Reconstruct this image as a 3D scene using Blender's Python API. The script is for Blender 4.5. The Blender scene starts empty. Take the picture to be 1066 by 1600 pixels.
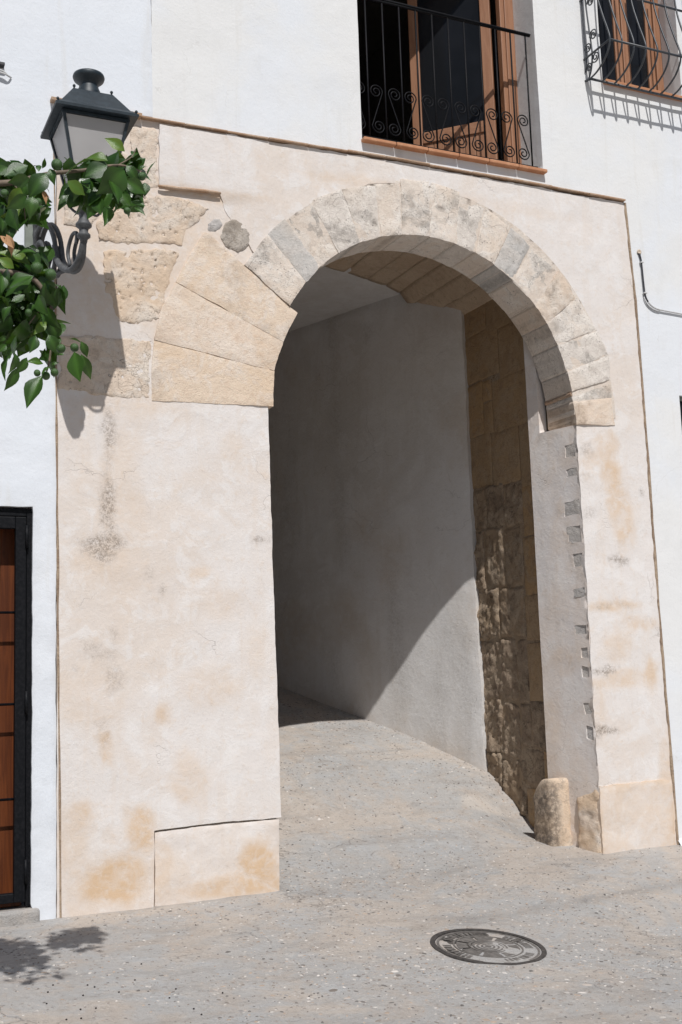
import bpy, math, random
import numpy as np
from mathutils import Vector, Matrix, geometry
random.seed(7)
scene = bpy.context.scene
COL = scene.collection

# ------------------------------------------------------------------ camera, world, sun, exposure
CAM = np.array([-2.87868452, -7.30138271, 1.45])
ROT = np.array([[0.907311, -0.02663751, -0.41961553],
                [-0.41914452, -0.13618891, -0.89764718],
                [-0.0332359, 0.99032471, -0.13473067]])       # columns: camera right, up, back
cam_d = bpy.data.cameras.new('camera')
cam_d.sensor_fit = 'VERTICAL'; cam_d.sensor_height = 36; cam_d.lens = 40.406
cam_d.clip_start = 0.05; cam_d.clip_end = 500
cam = bpy.data.objects.new('camera', cam_d); COL.objects.link(cam)
cam.matrix_world = Matrix([list(ROT[i]) + [CAM[i]] for i in range(3)] + [[0, 0, 0, 1]])
scene.camera = cam
SUN = Vector((0.165, 1.0, -1.29)).normalized()                   # direction the light travels
world = bpy.data.worlds.new('World'); scene.world = world; world.use_nodes = True
wn = world.node_tree.nodes; wl = world.node_tree.links
for n in list(wn): wn.remove(n)
sky = wn.new('ShaderNodeTexSky'); sky.sky_type = 'NISHITA'; sky.sun_disc = False
sky.sun_elevation = math.asin(-SUN.z); sky.sun_rotation = math.atan2(-SUN.x, -SUN.y)
bg = wn.new('ShaderNodeBackground'); bg.inputs[1].default_value = 0.052
wo = wn.new('ShaderNodeOutputWorld'); wl.new(sky.outputs[0], bg.inputs[0]); wl.new(bg.outputs[0], wo.inputs[0])
sun_d = bpy.data.lights.new('sun', 'SUN'); sun_d.energy = 4.0; sun_d.angle = math.radians(0.5); sun_d.color = (1, 0.98, 0.955)
sun = bpy.data.objects.new('sun', sun_d); COL.objects.link(sun)
sun.rotation_euler = SUN.to_track_quat('-Z', 'Y').to_euler(); sun.location = (-3, -12, 18)
vs = scene.view_settings; vs.view_transform = 'Standard'; vs.look = 'None'; vs.gamma = 1; vs.use_curve_mapping = False
vs.exposure = 0.0

FPX = 1795.82
def P(px, py, Y=0.0, X=None, Z=None):
    """measured point of the photograph (1066x1600) -> metres on a real plane of the place"""
    r = ROT @ np.array([px - 533.0, 800.0 - py, -FPX])
    if X is not None: t = (X - CAM[0]) / r[0]
    elif Z is not None: t = (Z - CAM[2]) / r[2]
    else: t = (Y - CAM[1]) / r[1]
    return CAM + t * r
def F(px, py, Y=0.0):
    p = P(px, py, Y); return (p[0], p[2])
def to_px(w):
    v = ROT.T @ (np.asarray(w, float) - CAM); return 533 + v[0] * FPX / -v[2], 800 - v[1] * FPX / -v[2]

# ------------------------------------------------------------------ noise
def _h(i, j, s):
    n = (i * 374761393 + j * 668265263 + s * 982451653) & 0xffffffff
    n = ((n ^ (n >> 13)) * 1274126177) & 0xffffffff
    return ((n ^ (n >> 16)) & 0xffff) / 65535.0
def vn(x, y, s=0):
    x = np.asarray(x, float); y = np.asarray(y, float)
    i = np.floor(x).astype(np.int64); j = np.floor(y).astype(np.int64)
    fx = x - i; fy = y - j; fx = fx * fx * (3 - 2 * fx); fy = fy * fy * (3 - 2 * fy)
    a = _h(i, j, s); b = _h(i + 1, j, s); c = _h(i, j + 1, s); d = _h(i + 1, j + 1, s)
    return (a * (1 - fx) + b * fx) * (1 - fy) + (c * (1 - fx) + d * fx) * fy - 0.5
def fbm(x, y, s=0, o=4):
    t = 0; a = 1.0
    for k in range(o):
        t = t + a * vn(x, y, s + k); x = x * 2.03 + 3.1; y = y * 2.03 + 1.7; a *= 0.5
    return t
def ss(a, b, x):
    t = np.clip((np.asarray(x, float) - a) / (b - a), 0, 1); return t * t * (3 - 2 * t)

# ------------------------------------------------------------------ mesh helpers
def thing(name, label, cat, loc=(0, 0, 0), group=None):
    o = bpy.data.objects.new(name, None); COL.objects.link(o); o.location = loc
    o.empty_display_size = 0.1
    o['label'] = label; o['category'] = cat
    if group: o['group'] = group
    return o
def obj(name, verts, faces, mat, parent=None, smooth=True, attr=None, label=None, kind=None, mats=None, midx=None):
    me = bpy.data.meshes.new(name); me.from_pydata([tuple(map(float, v)) for v in verts], [], faces)
    if mats:
        for m in mats: me.materials.append(m)
        if midx is not None: me.polygons.foreach_set('material_index', midx)
    else: me.materials.append(mat)
    if smooth is True: me.polygons.foreach_set('use_smooth', [True] * len(faces))
    if attr is not None:
        ca = me.color_attributes.new('stain_shade', 'FLOAT_COLOR', 'POINT')
        a = np.zeros((len(verts), 4)); a[:, :attr.shape[1]] = attr; a[:, 3] = 1
        ca.data.foreach_set('color', a.ravel())
    me.update()
    o = bpy.data.objects.new(name, me); COL.objects.link(o); put(o, parent)
    if label: o['label'] = label
    if kind: o['kind'] = kind
    return o
def put(o, parent):
    if parent is None: return
    o.parent = parent
    if parent.parent is None: o.location = -parent.location      # meshes are modelled in world metres
def box(x0, x1, y0, y1, z0, z1):
    v = [(x, y, z) for x in (x0, x1) for y in (y0, y1) for z in (z0, z1)]
    f = [(0, 1, 3, 2), (4, 6, 7, 5), (0, 4, 5, 1), (2, 3, 7, 6), (0, 2, 6, 4), (1, 5, 7, 3)]
    return v, f
def bbox(x0, x1, y0, y1, z0, z1, b=0.004):
    """box with chamfered edges"""
    import bmesh
    bm = bmesh.new(); v, f = box(x0, x1, y0, y1, z0, z1)
    vv = [bm.verts.new(p) for p in v]
    for q in f: bm.faces.new([vv[i] for i in q])
    bmesh.ops.bevel(bm, geom=bm.edges[:], offset=b, segments=2, affect='EDGES', profile=0.5)
    bm.verts.index_update(); r = [tuple(p.co) for p in bm.verts], [[q.index for q in g.verts] for g in bm.faces]
    bm.free(); return r
def join(*parts):
    V = []; Fc = []
    for v, f in parts:
        n = len(V); V += [tuple(p) for p in v]; Fc += [tuple(i + n for i in q) for q in f]
    return V, Fc
def tube(pts, r, n=8, closed_ends=True):
    pts = [Vector(p) for p in pts]; rs = r if hasattr(r, '__len__') else [r] * len(pts)
    V = []; Fc = []; t0 = (pts[1] - pts[0]).normalized()
    u = t0.orthogonal().normalized()
    for i, p in enumerate(pts):
        t = (pts[min(i + 1, len(pts) - 1)] - pts[max(i - 1, 0)])
        t = t.normalized() if t.length > 1e-9 else t0
        u = (u - t * u.dot(t)).normalized(); w = t.cross(u)
        for k in range(n):
            a = 2 * math.pi * k / n
            V.append(p + (u * math.cos(a) + w * math.sin(a)) * rs[i])
    for i in range(len(pts) - 1):
        for k in range(n):
            a = i * n + k; b = i * n + (k + 1) % n
            Fc.append((a, b, b + n, a + n))
    if closed_ends:
        Fc.append(tuple(range(n - 1, -1, -1))); m = (len(pts) - 1) * n; Fc.append(tuple(range(m, m + n)))
    return V, Fc
def spline(pts, k=6):
    p = [Vector(q) for q in pts]; p = [p[0] * 2 - p[1]] + p + [p[-1] * 2 - p[-2]]; out = []
    for i in range(1, len(p) - 2):
        a, b, c, d = p[i - 1:i + 3]
        for j in range(k):
            t = j / k
            out.append(0.5 * ((2 * b) + (c - a) * t + (2 * a - 5 * b + 4 * c - d) * t * t + (3 * b - a - 3 * c + d) * t ** 3))
    out.append(p[-2]); return out
def lathe(prof, c, n=24):
    V = []; Fc = []
    for r, z in prof:
        for k in range(n):
            a = 2 * math.pi * k / n; V.append((c[0] + r * math.cos(a), c[1] + r * math.sin(a), c[2] + z))
    for i in range(len(prof) - 1):
        for k in range(n):
            a = i * n + k; b = i * n + (k + 1) % n; Fc.append((a, b, b + n, a + n))
    Fc.append(tuple(range(n - 1, -1, -1))); m = (len(prof) - 1) * n; Fc.append(tuple(range(m, m + n)))
    return V, Fc
def inside(poly, pts):
    x = pts[:, 0]; y = pts[:, 1]; r = np.zeros(len(pts), bool); n = len(poly)
    for i in range(n):
        x0, y0 = poly[i]; x1, y1 = poly[(i + 1) % n]
        if y0 == y1: continue
        c = ((y0 > y) != (y1 > y)) & (x < (x1 - x0) * (y - y0) / (y1 - y0) + x0); r ^= c
    return r
def pdist(loops, pts):
    d = np.full(len(pts), 1e9)
    for poly in loops:
        q = np.asarray(poly); n = len(q)
        for i in range(n):
            a = q[i]; b = q[(i + 1) % n]; ab = b - a; L = ab @ ab
            if L == 0: continue
            t = np.clip(((pts - a) @ ab) / L, 0, 1); e = pts - a - t[:, None] * ab
            d = np.minimum(d, np.hypot(e[:, 0], e[:, 1]))
    return d
def resample(poly, step, rag=0.0, seed=0, fixed=()):
    out = []; n = len(poly)
    ctr = np.mean(poly, 0)
    area = sum(poly[i][0] * poly[(i + 1) % n][1] - poly[(i + 1) % n][0] * poly[i][1] for i in range(n))
    for i in range(n):
        a = np.array(poly[i], float); b = np.array(poly[(i + 1) % n], float); L = np.hypot(*(b - a))
        m = max(1, int(math.ceil(L / step))); nrm = np.array([(b - a)[1], -(b - a)[0]]) / max(L, 1e-9) * (1 if area > 0 else -1)
        for k in range(m):
            p = a + (b - a) * k / m
            if rag and i not in fixed:
                w = 1.0 if k else 0.5
                p = p + nrm * rag * w * 2 * (float(fbm(p[0] * 9, p[1] * 9, seed, 3)) + 0.5 * float(vn(p[0] * 45, p[1] * 45, seed)))
            out.append(tuple(p))
    return out
def skin(poly, step, frame, hfun=None, thick=0.1, holes=(), bevel=0.0, rag=0.0, seed=0, jit=0.3, flip=False, afun=None, fixed=()):
    """relief slab: outline in (u,v) metres, front with height hfun, sides going back by thick"""
    rng = np.random.default_rng(seed + 11)
    loops = [resample(poly, step, rag, seed, fixed)] + [resample(h, step, rag * 0.6, seed + 5) for h in holes]
    q = np.array(loops[0]); lo = q.min(0); hi = q.max(0)
    gx, gy = np.meshgrid(np.arange(lo[0] + step / 2, hi[0], step), np.arange(lo[1] + step / 2, hi[1], step))
    g = np.c_[gx.ravel(), gy.ravel()]; g = g + rng.uniform(-jit, jit, g.shape) * step
    ok = inside(loops[0], g)
    for h in loops[1:]: ok &= ~inside(h, g)
    g = g[ok]
    if len(g): g = g[pdist(loops, g) > 0.45 * step]
    co = []; ed = []
    for L in loops:
        n0 = len(co); co += L; ed += [(n0 + i, n0 + (i + 1) % len(L)) for i in range(len(L))]
    co += [tuple(p) for p in g]
    r = geometry.delaunay_2d_cdt([Vector(p) for p in co], ed, [], 0, 1e-6)
    uv = np.array([(p.x, p.y) for p in r[0]]); tri = np.array([list(f) for f in r[2]])
    cen = uv[tri].mean(1); ok = inside(loops[0], cen)
    for h in loops[1:]: ok &= ~inside(h, cen)
    tri = tri[ok]
    a = uv[tri]; ar = (a[:, 1, 0] - a[:, 0, 0]) * (a[:, 2, 1] - a[:, 0, 1]) - (a[:, 2, 0] - a[:, 0, 0]) * (a[:, 1, 1] - a[:, 0, 1])
    tri[ar < 0] = tri[ar < 0][:, ::-1]
    d = pdist(loops, uv)
    h = hfun(uv[:, 0], uv[:, 1], d) if hfun else np.zeros(len(uv))
    h = np.zeros(len(uv)) + h
    if bevel:
        t = np.clip(d / bevel, 0, 1); h = h - bevel * 0.7 * (1 - np.sqrt(1 - (1 - t) ** 2))
    V = [frame(u, v, k) for (u, v), k in zip(uv, h)]
    faces = [tuple(map(int, t)) for t in tri]
    cnt = {}
    for t in faces:
        for i in range(3): cnt[(t[i], t[(i + 1) % 3])] = 1
    nv = len(V); mp = {}; att = list(range(nv))
    for (i, j) in list(cnt):
        if (j, i) in cnt: continue
        for k in (i, j):
            if k not in mp:
                mp[k] = len(V); V.append(frame(uv[k, 0], uv[k, 1], h[k])); V.append(frame(uv[k, 0], uv[k, 1], -thick)); att += [k, k]
        a, b = mp[i], mp[j]
        faces.append((b, a, a + 1, b + 1))
    if flip: faces = [f[::-1] for f in faces]
    A = None
    if afun: A = afun(uv[:, 0], uv[:, 1], d)[att]
    return V, faces, A
def front(y0): return lambda u, v, h: (u, y0 - h, v)

# ------------------------------------------------------------------ materials
def mat(name, build, rough=0.8, **kw):
    m = bpy.data.materials.new(name); m.use_nodes = True; t = m.node_tree
    b = t.nodes['Principled BSDF']; b.inputs['Roughness'].default_value = rough
    for k, v in kw.items(): b.inputs[k.replace('_', ' ')].default_value = v
    N = Nodes(t, b); build(N); return m
class Nodes:
    def __init__(s, t, b): s.t = t; s.b = b; s.co = t.nodes.new('ShaderNodeTexCoord').outputs['Object']
    def new(s, ty, **kw):
        n = s.t.nodes.new(ty)
        for k, v in kw.items(): setattr(n, k, v)
        return n
    def link(s, a, b): s.t.links.new(a, b)
    def mapped(s, sc):
        m = s.new('ShaderNodeMapping'); m.inputs['Scale'].default_value = sc; s.link(s.co, m.inputs[0]); return m.outputs[0]
    def noise(s, scale, detail=4, rough=0.55, dist=0.0, vec=None):
        n = s.new('ShaderNodeTexNoise'); n.inputs['Scale'].default_value = scale; n.inputs['Detail'].default_value = detail
        n.inputs['Roughness'].default_value = rough; n.inputs['Distortion'].default_value = dist
        s.link(vec or s.co, n.inputs['Vector']); return n.outputs[0]
    def vor(s, scale, feature='F1', vec=None, out='Distance'):
        n = s.new('ShaderNodeTexVoronoi', feature=feature); n.inputs['Scale'].default_value = scale
        s.link(vec or s.co, n.inputs['Vector']); return n.outputs[out]
    def ramp(s, f, a, b, lo=0.0, hi=1.0):
        n = s.new('ShaderNodeMapRange', interpolation_type='SMOOTHSTEP'); n.inputs[1].default_value = a; n.inputs[2].default_value = b
        n.inputs[3].default_value = lo; n.inputs[4].default_value = hi; s.link(f, n.inputs[0]); return n.outputs[0]
    def math(s, op, a, b):
        n = s.new('ShaderNodeMath', operation=op)
        for i, x in enumerate((a, b)):
            if isinstance(x, (int, float)): n.inputs[i].default_value = x
            else: s.link(x, n.inputs[i])
        return n.outputs[0]
    def mix(s, f, a, b, mode='MIX'):
        n = s.new('ShaderNodeMix', data_type='RGBA', blend_type=mode)
        for i, x in ((0, f), (6, a), (7, b)):
            if isinstance(x, (int, float)): n.inputs[i].default_value = x
            elif isinstance(x, tuple): n.inputs[i].default_value = (*x, 1)
            else: s.link(x, n.inputs[i])
        return n.outputs[2]
    def color(s, c): s.link(c, s.b.inputs['Base Color'])
    def bump(s, h, dist, strength=1.0, prev=None):
        n = s.new('ShaderNodeBump'); n.inputs['Distance'].default_value = dist; n.inputs['Strength'].default_value = strength
        s.link(h, n.inputs['Height'])
        if prev is not None: s.link(prev, n.inputs['Normal'])
        s.link(n.outputs[0], s.b.inputs['Normal']); return n.outputs[0]
    def attr(s):
        a = s.new('ShaderNodeAttribute', attribute_name='stain_shade'); q = s.new('ShaderNodeSeparateColor'); s.link(a.outputs[0], q.inputs[0]); return q.outputs
    def rnd(s): return s.new('ShaderNodeObjectInfo').outputs['Random']

def cracks(N, scale, width, lo, hi, dist=0.35):
    """0..1 mask of thin wandering cracks that come and go"""
    w = N.new('ShaderNodeVectorMath', operation='ADD'); nz = N.new('ShaderNodeTexNoise'); nz.inputs['Scale'].default_value = 3.5; nz.inputs['Detail'].default_value = 5
    N.link(N.co, nz.inputs['Vector']); sc = N.new('ShaderNodeVectorMath', operation='SCALE'); sc.inputs['Scale'].default_value = dist; N.link(nz.outputs['Color'], sc.inputs[0])
    N.link(N.co, w.inputs[0]); N.link(sc.outputs[0], w.inputs[1])
    d = N.vor(scale, 'DISTANCE_TO_EDGE', w.outputs[0]); line = N.ramp(d, 0.0, width, 1, 0)
    return N.math('MULTIPLY', line, N.ramp(N.noise(1.3, 3), lo, hi))
def plaster(N, base, pale, warm, ochre, dark, amt=1.0, grime=1.0):
    A = N.attr()
    n1 = N.noise(0.8, 6, 0.65, 0.8); n2 = N.noise(4.5, 7, 0.68, 0.6); n3 = N.noise(42, 5, 0.68); n4 = N.noise(150, 3, 0.7); n5 = N.noise(13, 6, 0.7, 0.4)
    sv = N.noise(1.0, 6, 0.66, 0.5, N.mapped((7, 7, 0.9)))
    c = N.mix(N.math('MULTIPLY', N.ramp(n1, 0.44, 0.60), 0.75 * amt), base, warm)
    c = N.mix(N.math('MULTIPLY', N.ramp(n2, 0.50, 0.60), 0.55 * amt), c, pale)
    c = N.mix(N.math('MULTIPLY', N.ramp(sv, 0.50, 0.66), 0.40 * amt), c, warm)
    c = N.mix(N.math('MULTIPLY', N.ramp(n5, 0.54, 0.68), 0.30 * amt), c, tuple(o * .55 + w * .45 for o, w in zip(ochre, warm)))
    c = N.mix(N.math('MULTIPLY', N.ramp(n5, 0.44, 0.32), 0.45 * amt), c, pale)
    oc = N.math('MULTIPLY', A[0], N.ramp(n2, 0.36, 0.56, 0.55, 1.15)); c = N.mix(N.math('MULTIPLY', oc, N.ramp(n5, 0.36, 0.54, 0.65, 1.0)), c, ochre)
    dk = N.math('MULTIPLY', A[1], N.ramp(N.math('ADD', N.math('MULTIPLY', n3, .5), N.math('MULTIPLY', n4, .5)), 0.42, 0.58, 0.10, 1.0)); c = N.mix(dk, c, dark)
    c = N.mix(N.ramp(n3, 0.57, 0.70, 0, 0.20 * grime), c, tuple(x * .55 for x in warm))
    c = N.mix(N.ramp(n4, 0.60, 0.72, 0, 0.28 * grime), c, tuple(x * .55 for x in warm))
    ck = cracks(N, 1.4, 0.005, 0.54, 0.62, 0.5); c = N.mix(N.math('MULTIPLY', ck, 0.28 * grime), c, tuple(x * .38 for x in warm))
    N.color(c)
    b = N.bump(n2, 0.012, 0.45); b = N.bump(n5, 0.008, 0.40, b); b = N.bump(n3, 0.004, 0.55, b); b = N.bump(n4, 0.0016, 0.6, b); N.bump(N.math('SUBTRACT', 1.0, ck), 0.003, 0.6 * grime, b)
M_PLASTER = mat('cream_plaster', lambda N: plaster(N, (0.70, 0.655, 0.625), (0.74, 0.715, 0.70), (0.67, 0.59, 0.525), (0.62, 0.45, 0.30), (0.20, 0.155, 0.12)), 0.9)
M_INNER = mat('pale_passage_plaster', lambda N: plaster(N, (0.66, 0.645, 0.635), (0.72, 0.71, 0.705), (0.57, 0.54, 0.51), (0.50, 0.41, 0.32), (0.20, 0.18, 0.16), 0.75), 0.9)
M_JAMB = mat('jamb_plaster_coat', lambda N: plaster(N, (0.72, 0.68, 0.665), (0.76, 0.735, 0.72), (0.68, 0.60, 0.54), (0.62, 0.46, 0.32), (0.20, 0.18, 0.16), 0.9), 0.9)
def whitewash(N, base, tint):
    n1 = N.noise(0.7, 5, 0.6, 0.4); n2 = N.noise(7, 6, 0.66); n3 = N.noise(2.2, 6, 0.66, 0.8); n4 = N.noise(55, 4, 0.68)
    sv = N.noise(1.0, 5, 0.62, 0.4, N.mapped((9, 9, 0.7)))
    c = N.mix(N.ramp(n1, 0.42, 0.60), base, tint)
    c = N.mix(N.ramp(n3, 0.54, 0.68, 0, 0.32), c, tuple(x * .88 for x in base))
    c = N.mix(N.ramp(sv, 0.54, 0.70, 0, 0.22), c, (0.60, 0.57, 0.52))
    c = N.mix(N.ramp(n4, 0.60, 0.72, 0, 0.16), c, (0.42, 0.40, 0.37))
    ck = cracks(N, 1.1, 0.004, 0.52, 0.60); c = N.mix(N.math('MULTIPLY', ck, 0.22), c, (0.38, 0.36, 0.33))
    c = N.mix(N.attr()[1], c, (0.26, 0.23, 0.20)); N.color(c)
    b = N.bump(n3, 0.016, 0.30); b = N.bump(n2, 0.010, 0.42, b); b = N.bump(n4, 0.0035, 0.45, b); N.bump(N.noise(170, 2), 0.001, 0.4, b)
M_WHITE_COOL = mat('bluish_whitewash', lambda N: whitewash(N, (0.69, 0.72, 0.765), (0.71, 0.735, 0.775)), 0.9)
M_WHITE = mat('whitewash', lambda N: whitewash(N, (0.715, 0.715, 0.71), (0.70, 0.72, 0.75)), 0.9)
def stone(N, c0, c1, c2, dark, pit=1.0, sat=1.0):
    r = N.rnd(); n1 = N.noise(5, 7, 0.7, 0.8); n2 = N.noise(24, 7, 0.74, 0.3); n3 = N.noise(85, 5, 0.7); n4 = N.noise(190, 3, 0.7); n5 = N.noise(11, 5, 0.7, 0.5)
    base = N.mix(N.ramp(r, 0.1, 0.9), c0, c1)
    c = N.mix(N.ramp(n1, 0.45, 0.57), base, c2)
    c = N.mix(N.ramp(n5, 0.54, 0.66, 0, 0.55 * min(1, .4 + pit)), c, dark)
    c = N.mix(N.ramp(n2, 0.53, 0.66, 0, 0.55), c, dark)
    c = N.mix(N.ramp(n3, 0.53, 0.64, 0, 0.50), c, tuple(min(0.8, x * 1.25) for x in c0))
    c = N.mix(N.ramp(n4, 0.55, 0.68, 0, 0.50), c, tuple(x * .75 for x in dark))
    p1 = N.math('MULTIPLY', N.ramp(N.vor(30), 0.02, 0.20, 1, 0), N.ramp(n5, 0.50, 0.58)); p2 = N.math('MULTIPLY', N.ramp(N.vor(75), 0.05, 0.28, 1, 0), N.ramp(n1, 0.46, 0.56))
    pm = N.math('MAXIMUM', p1, p2); ck = cracks(N, 5.0, 0.012, 0.50, 0.58, 0.5)
    c = N.mix(N.math('MULTIPLY', pm, 0.70 * pit), c, tuple(x * 0.40 for x in dark))
    c = N.mix(N.math('MULTIPLY', ck, 0.55 * pit), c, tuple(x * 0.40 for x in dark))
    c = N.mix(N.math('MULTIPLY', N.math('MULTIPLY', N.attr()[1], N.ramp(n2, 0.36, 0.58, 0.3, 1)), 0.9), c, tuple(x * 0.35 for x in dark))
    c = N.mix(N.math('MULTIPLY', N.attr()[0], 0.8), c, (0.60, 0.42, 0.26)); N.color(c)
    b = N.bump(n1, 0.02, 0.40); b = N.bump(n2, 0.012, 0.75, b); b = N.bump(n3, 0.004, 0.75, b); b = N.bump(n4, 0.0015, 0.7, b); b = N.bump(N.math('SUBTRACT', 1.0, pm), 0.010, 0.75 * pit, b); N.bump(N.math('SUBTRACT', 1.0, ck), 0.006, 0.7 * pit, b)
M_VOUSS = mat('weathered_limestone', lambda N: stone(N, (0.71, 0.62, 0.54), (0.65, 0.59, 0.535), (0.74, 0.68, 0.62), (0.47, 0.41, 0.36)), 0.9)
M_GREYST = mat('grey_limestone', lambda N: stone(N, (0.54, 0.515, 0.485), (0.50, 0.48, 0.455), (0.58, 0.545, 0.51), (0.40, 0.375, 0.35), 0.6), 0.9)
M_BLOCK = mat('honey_sandstone', lambda N: stone(N, (0.72, 0.58, 0.45), (0.71, 0.585, 0.48), (0.74, 0.64, 0.55), (0.62, 0.46, 0.34), 0.35), 0.9)
M_PITTED = mat('pitted_sandstone', lambda N: stone(N, (0.68, 0.56, 0.455), (0.65, 0.55, 0.465), (0.70, 0.62, 0.54), (0.50, 0.39, 0.30), 0.8), 0.9)
M_BROWN = mat('brown_ashlar', lambda N: stone(N, (0.42, 0.275, 0.145), (0.36, 0.255, 0.155), (0.40, 0.29, 0.185), (0.24, 0.16, 0.10), 0.6), 0.92)
M_SOFFIT = mat('tan_vault_stone', lambda N: stone(N, (0.56, 0.42, 0.29), (0.52, 0.40, 0.29), (0.58, 0.46, 0.34), (0.35, 0.26, 0.18), 0.6), 0.92)
M_DARKSTONE = mat('dark_embedded_stone', lambda N: stone(N, (0.36, 0.31, 0.26), (0.36, 0.31, 0.26), (0.46, 0.41, 0.36), (0.20, 0.17, 0.14), 1.0), 0.95)
M_RUBBLE = mat('dark_rubble', lambda N: stone(N, (0.33, 0.245, 0.165), (0.29, 0.22, 0.16), (0.38, 0.30, 0.22), (0.19, 0.13, 0.085), 1.0), 0.95)
M_MORTAR = mat('sandy_mortar', lambda N: stone(N, (0.60, 0.50, 0.40), (0.60, 0.50, 0.40), (0.64, 0.55, 0.46), (0.46, 0.37, 0.29), 0.3), 0.95)
M_JOINT = mat('pale_joint_mortar', lambda N: stone(N, (0.64, 0.55, 0.47), (0.64, 0.55, 0.47), (0.68, 0.61, 0.54), (0.50, 0.42, 0.35), 0.3), 0.95)
M_DARKBRICK = mat('grey_old_brick', lambda N: stone(N, (0.46, 0.44, 0.425), (0.52, 0.48, 0.45), (0.49, 0.46, 0.43), (0.34, 0.31, 0.29), 0.4), 0.9)
M_SEAM = mat('brown_mortar_seam', lambda N: stone(N, (0.30, 0.215, 0.15), (0.30, 0.215, 0.15), (0.42, 0.32, 0.23), (0.16, 0.115, 0.08), 0.2), 0.95)
M_CORD = mat('brown_cord_tile', lambda N: stone(N, (0.40, 0.25, 0.155), (0.44, 0.29, 0.19), (0.50, 0.37, 0.27), (0.26, 0.16, 0.10), 0.2), 0.95)
M_OLDBRICK = mat('faded_brick', lambda N: stone(N, (0.60, 0.40, 0.28), (0.60, 0.40, 0.28), (0.62, 0.48, 0.37), (0.42, 0.28, 0.20), 0.4), 0.95)
M_GUARD = mat('scuffed_guard_stone', lambda N: stone(N, (0.64, 0.51, 0.39), (0.64, 0.51, 0.39), (0.68, 0.57, 0.46), (0.20, 0.185, 0.175), 0.3), 0.9)
def terracotta(N):
    r = N.rnd(); n = N.noise(14, 5, 0.65); c = N.mix(r, (0.42, 0.185, 0.09), (0.47, 0.225, 0.12)); c = N.mix(N.ramp(n, 0.45, 0.7, 0, 0.6), c, (0.60, 0.34, 0.20)); N.color(c)
    N.bump(N.noise(60, 4), 0.003, 0.5)
M_TERRA = mat('terracotta', terracotta, 0.85)
def ground(N):
    A = N.attr()
    n1 = N.noise(0.8, 6, 0.66, 0.8); n2 = N.noise(3.2, 7, 0.7, 0.7); n3 = N.noise(38, 6, 0.74); n4 = N.noise(130, 4, 0.72); n5 = N.noise(11, 6, 0.72, 0.4)
    st = N.noise(1.0, 6, 0.68, 0.6, N.mapped((1.2, 5.0, 1.0)))
    c = N.mix(N.ramp(n1, 0.45, 0.57), (0.395, 0.38, 0.365), (0.46, 0.405, 0.355))
    c = N.mix(N.ramp(n2, 0.51, 0.62, 0, 0.65), c, (0.42, 0.36, 0.31))
    c = N.mix(N.ramp(n2, 0.47, 0.38, 0, 0.60), c, (0.40, 0.405, 0.41))
    c = N.mix(N.ramp(st, 0.53, 0.64, 0, 0.50), c, (0.30, 0.275, 0.255))
    c = N.mix(N.ramp(n5, 0.55, 0.66, 0, 0.45), c, (0.29, 0.255, 0.225))
    c = N.mix(N.ramp(n5, 0.45, 0.36, 0, 0.40), c, (0.52, 0.49, 0.46))
    c = N.mix(N.ramp(n3, 0.54, 0.66, 0, 0.60), c, (0.235, 0.21, 0.19))
    c = N.mix(N.ramp(n4, 0.55, 0.66, 0, 0.50), c, (0.56, 0.53, 0.50))
    ck = cracks(N, 0.8, 0.006, 0.50, 0.56, 0.5); c = N.mix(N.math('MULTIPLY', ck, 0.5), c, (0.17, 0.15, 0.135))
    c = N.mix(A[0], c, (0.60, 0.53, 0.46)); c = N.mix(A[1], c, (0.20, 0.18, 0.165)); N.color(c)
    b = N.bump(n2, 0.02, 0.5); b = N.bump(n5, 0.02, 0.6, b); b = N.bump(n3, 0.012, 0.9, b); b = N.bump(n4, 0.004, 0.8, b); N.bump(N.math('SUBTRACT', 1.0, ck), 0.006, 0.6, b)
M_GROUND = mat('pebbled_concrete', ground, 0.85)
def pebble(N):
    a = N.new('ShaderNodeAttribute', attribute_name='stain_shade'); N.color(a.outputs[0])
M_PEBBLE = mat('pebbles', pebble, 0.6)
def flat(c, var=0.15, sc=20):
    def f(N): N.color(N.mix(N.ramp(N.noise(sc, 4, 0.6), 0.35, 0.7), c, tuple(x * (1 + var) for x in c)))
    return f
def iron(N):
    n = N.noise(60, 4); N.color(N.mix(N.ramp(n, 0.4, 0.7), (0.004, 0.0045, 0.006), (0.010, 0.010, 0.012))); N.bump(n, 0.001, 0.5)
M_IRON = mat('black_wrought_iron', iron, 0.55, Specular_IOR_Level=0.15)
M_GRILLE = mat('grey_blue_iron', flat((0.035, 0.04, 0.047), 0.5, 50), 0.42)
def lampm(N):
    n = N.noise(30, 4); N.color(N.mix(N.ramp(n, 0.35, 0.7), (0.009, 0.017, 0.024), (0.018, 0.030, 0.040))); N.bump(n, 0.001, 0.3)
M_LAMP = mat('dark_green_lamp_paint', lampm, 0.5)
M_BRACKET = mat('weathered_grey_iron', flat((0.055, 0.057, 0.06), 0.6, 40), 0.6)
M_PLATE = mat('grey_green_metal', flat((0.17, 0.19, 0.165), 0.3, 15), 0.6)
def frosted(N):
    N.color(N.mix(N.ramp(N.noise(3, 3), 0.3, 0.7), (0.60, 0.59, 0.59), (0.68, 0.67, 0.67)))
    t = N.new('ShaderNodeBsdfTranslucent'); t.inputs[0].default_value = (0.7, 0.68, 0.66, 1)
    m = N.new('ShaderNodeMixShader'); m.inputs[0].default_value = 0.45
    N.link(N.b.outputs[0], m.inputs[1]); N.link(t.outputs[0], m.inputs[2])
    N.link(m.outputs[0], N.t.nodes['Material Output'].inputs[0])
M_FROST = mat('frosted_glass', frosted, 0.3)
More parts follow.
